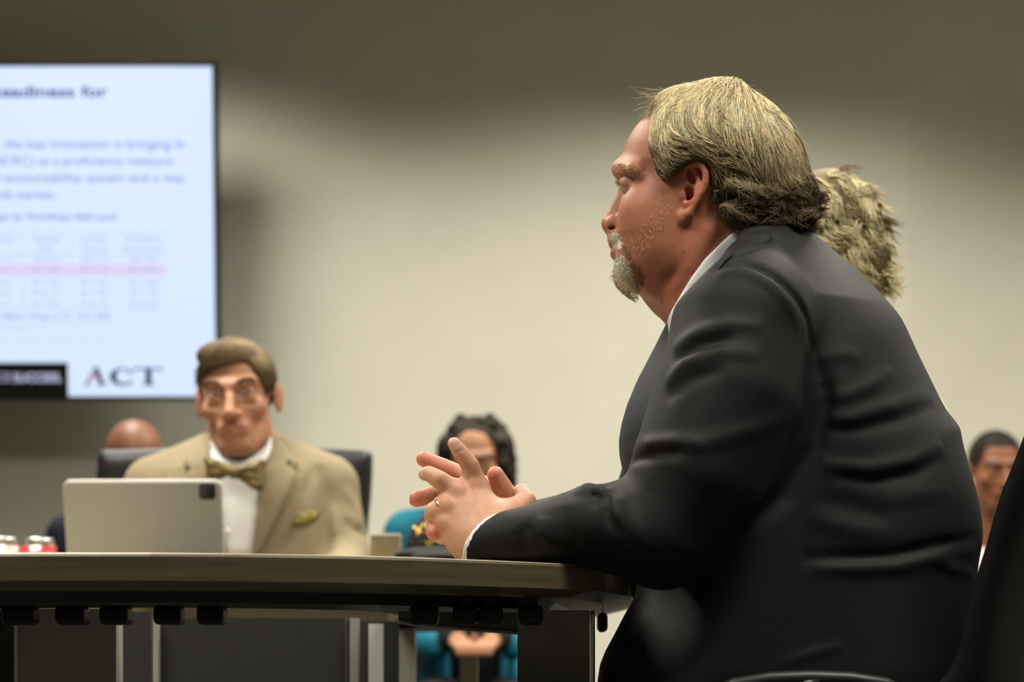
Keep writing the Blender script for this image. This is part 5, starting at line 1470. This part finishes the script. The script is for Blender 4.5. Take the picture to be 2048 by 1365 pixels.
fcap.op(lambda X, Y, Z: (zc - Z) + X*0 + Y*0, (cx-.2, cyy-.2, zc-.2), (cx+.2, cyy+.2, zc+.2), .004, 'and')
Vk, Qk = fcap.net(1); crown = mk('crown', Vk, Qk, M_cap, capo); S_cap = Surf(Vk, Qk)
n = 24; V = []
for d in (0, -.004):
    for i in range(n+1):
        a = math.pi + math.pi*i/n
        for r in (.80, 1.0, 1.25, 1.5, 1.68):
            x = .088*math.cos(a)*min(r, 1.05); y = .098*math.sin(a)*r
            V.append((cx + x, cyy + y, zc + .004 + d - .3*x*x - .03*max(0, r-1)))
Fs = []; k = 5; L0 = (n+1)*k
for i in range(n):
    for j in range(k-1):
        q = [i*k+j, i*k+j+1, (i+1)*k+j+1, (i+1)*k+j]; Fs += [tuple(q), tuple(L0+z for z in q[::-1])]
    Fs += [(i*k+4, L0+i*k+4, L0+(i+1)*k+4, (i+1)*k+4)]
mk('brim', V, Fs, M_brim, capo)
tube('top_button', [(cx, cyy, zc+.076), (cx, cyy, zc+.082)], [.007,.005], M_cap, capo)
M_goldt = mat('gold_thread', (.55,.36,.04), .5, .4); M_rib = [mat('ribbon_red', (.55,.06,.02), .6), mat('ribbon_yellow', (.62,.42,.03), .6), mat('ribbon_green', (.05,.18,.08), .6)]
def cap_text(s, px0, px1, base, capz, arc, m, bold=.03):
    cu = bpy.data.curves.new('t', 'FONT'); cu.body = s; cu.size = 1; cu.offset = bold; cu.extrude = 0
    o = bpy.data.objects.new('t', cu); C.objects.link(o)
    me = bpy.data.meshes.new_from_object(o.evaluated_get(bpy.context.evaluated_depsgraph_get())); bpy.data.objects.remove(o)
    w1 = max(v.co.x for v in me.vertices)
    for v in me.vertices:
        u = v.co.x / w1; px = px0 + (px1-px0)*u; py = base + arc*(2*u-1)**2 - v.co.y/.7*capz
        h_ = S_cap.px(px, py); Y = (h_[1] if h_ is not None else cyy-.05) - .002
        v.co = Vector(P(px, py, Y))
    me.materials.clear(); me.materials.append(m); ob = bpy.data.objects.new('lettering', me); return link(ob, crown)
cap_text('VIETNAM', 826, 984, 1050, 12, 16, M_goldt); cap_text('VETERAN', 822, 988, 1095, 14, 3, M_goldt)
for i, (a, b_) in enumerate(((832,850),(850,880),(880,930),(930,960),(960,978))):
    pts = [(a,1062),(b_,1062),(b_,1074),(a,1074)]
    patch('ribbon_bar', pts, S_cap, 4.3, .002, M_rib[[1,0,1,0,1][i]] if i != 2 else M_rib[2], capo, th=.002, step=5, smooth_n=0)

# ------------------------------------------------------------------ swivel chair of the man in the suit
M_mesh = mat('black_chair_fabric', (.0045,.0045,.005), .8, .15, noise=.2, nscale=400)
sc = thing('office_chair', 'black swivel chair holding the man in the charcoal suit', 'chair', (.42, 2.92, 0))
cpoly = smooth_poly(XZ([(x_-36, y_) for x_, y_ in [(1845,1400),(1900,1325),(1917,1270),(1929,1214),(1947,1152),(1967,1090),(1979,1045),(1999,978),(2016,937),(2048,854),(2074,790),(2098,735),(2125,712),(2170,720),(2185,760),(2150,870),(2105,1000),(2070,1100),(2045,1200),(2030,1300),(2000,1420),(1920,1450)]], 2.72), 2)
fo = Field((P(1790,0,2.72)[0], 2.66, .53), (P(2200,0,2.72)[0], 3.18, 1.0), .008)
fo.inflate(cpoly, 2.92, .215, .022, .001, blur=1)
Vo, Qo = fo.net(2); Vo[:, 0] += .26*(Vo[:, 1]-2.70) + .030*(1 - np.clip((Vo[:, 1]-2.92)/.215, -1, 1)**2)
mk('backrest', Vo, Qo, M_mesh, sc)
fo = Field((.08, 2.64, .38), (.62, 3.20, .52), .012)
fo.inflate(np.array([(.14,.43),(.16,.455),(.35,.46),(.56,.455),(.58,.43),(.56,.405),(.16,.405)]), 2.92, .25, .02, .001, blur=0)
Vo, Qo = fo.net(1); mk('seat', Vo, Qo, M_mesh, sc)
for yy in (2.625, 3.215):
    k_ = 2.625 / 2.625
    ap = [P(a, b_, 2.625) for a, b_ in ((1425,1392),(1470,1374),(1540,1363),(1620,1360),(1700,1363),(1770,1373),(1810,1392))]
    ap = [np.array([p[0], yy, p[2]]) for p in ap]
    arm_ = tube('armrest', ap, [.008,.0105,.011,.011,.011,.0105,.008], M_black, sc, n=14)
    tube('arm_post', [ap[3], np.array([ap[3][0]+.03, yy, .45]), np.array([ap[3][0]+.03, 2.92+(yy-2.92)*.7, .41])], .014, M_black, arm_)
tube('back_stem', [(.57, 2.92, .62), (.60, 2.92, .50), (.50, 2.92, .40)], .022, M_black, sc)
tube('gas_column', [(.40, 2.92, .41), (.40, 2.92, .09)], .025, M_metal, sc)
for i in range(5):
    a = i*2*math.pi/5 + .3; e_ = np.array([.40+.29*math.cos(a), 2.92+.29*math.sin(a), .06])
    sp = tube('base_spoke', [(.40, 2.92, .09), e_], [.022,.014], M_black, sc)
    tube('caster', [e_+[-.012,0,-.032], e_+[.012,0,-.032]], .027, M_black, sc, n=14)
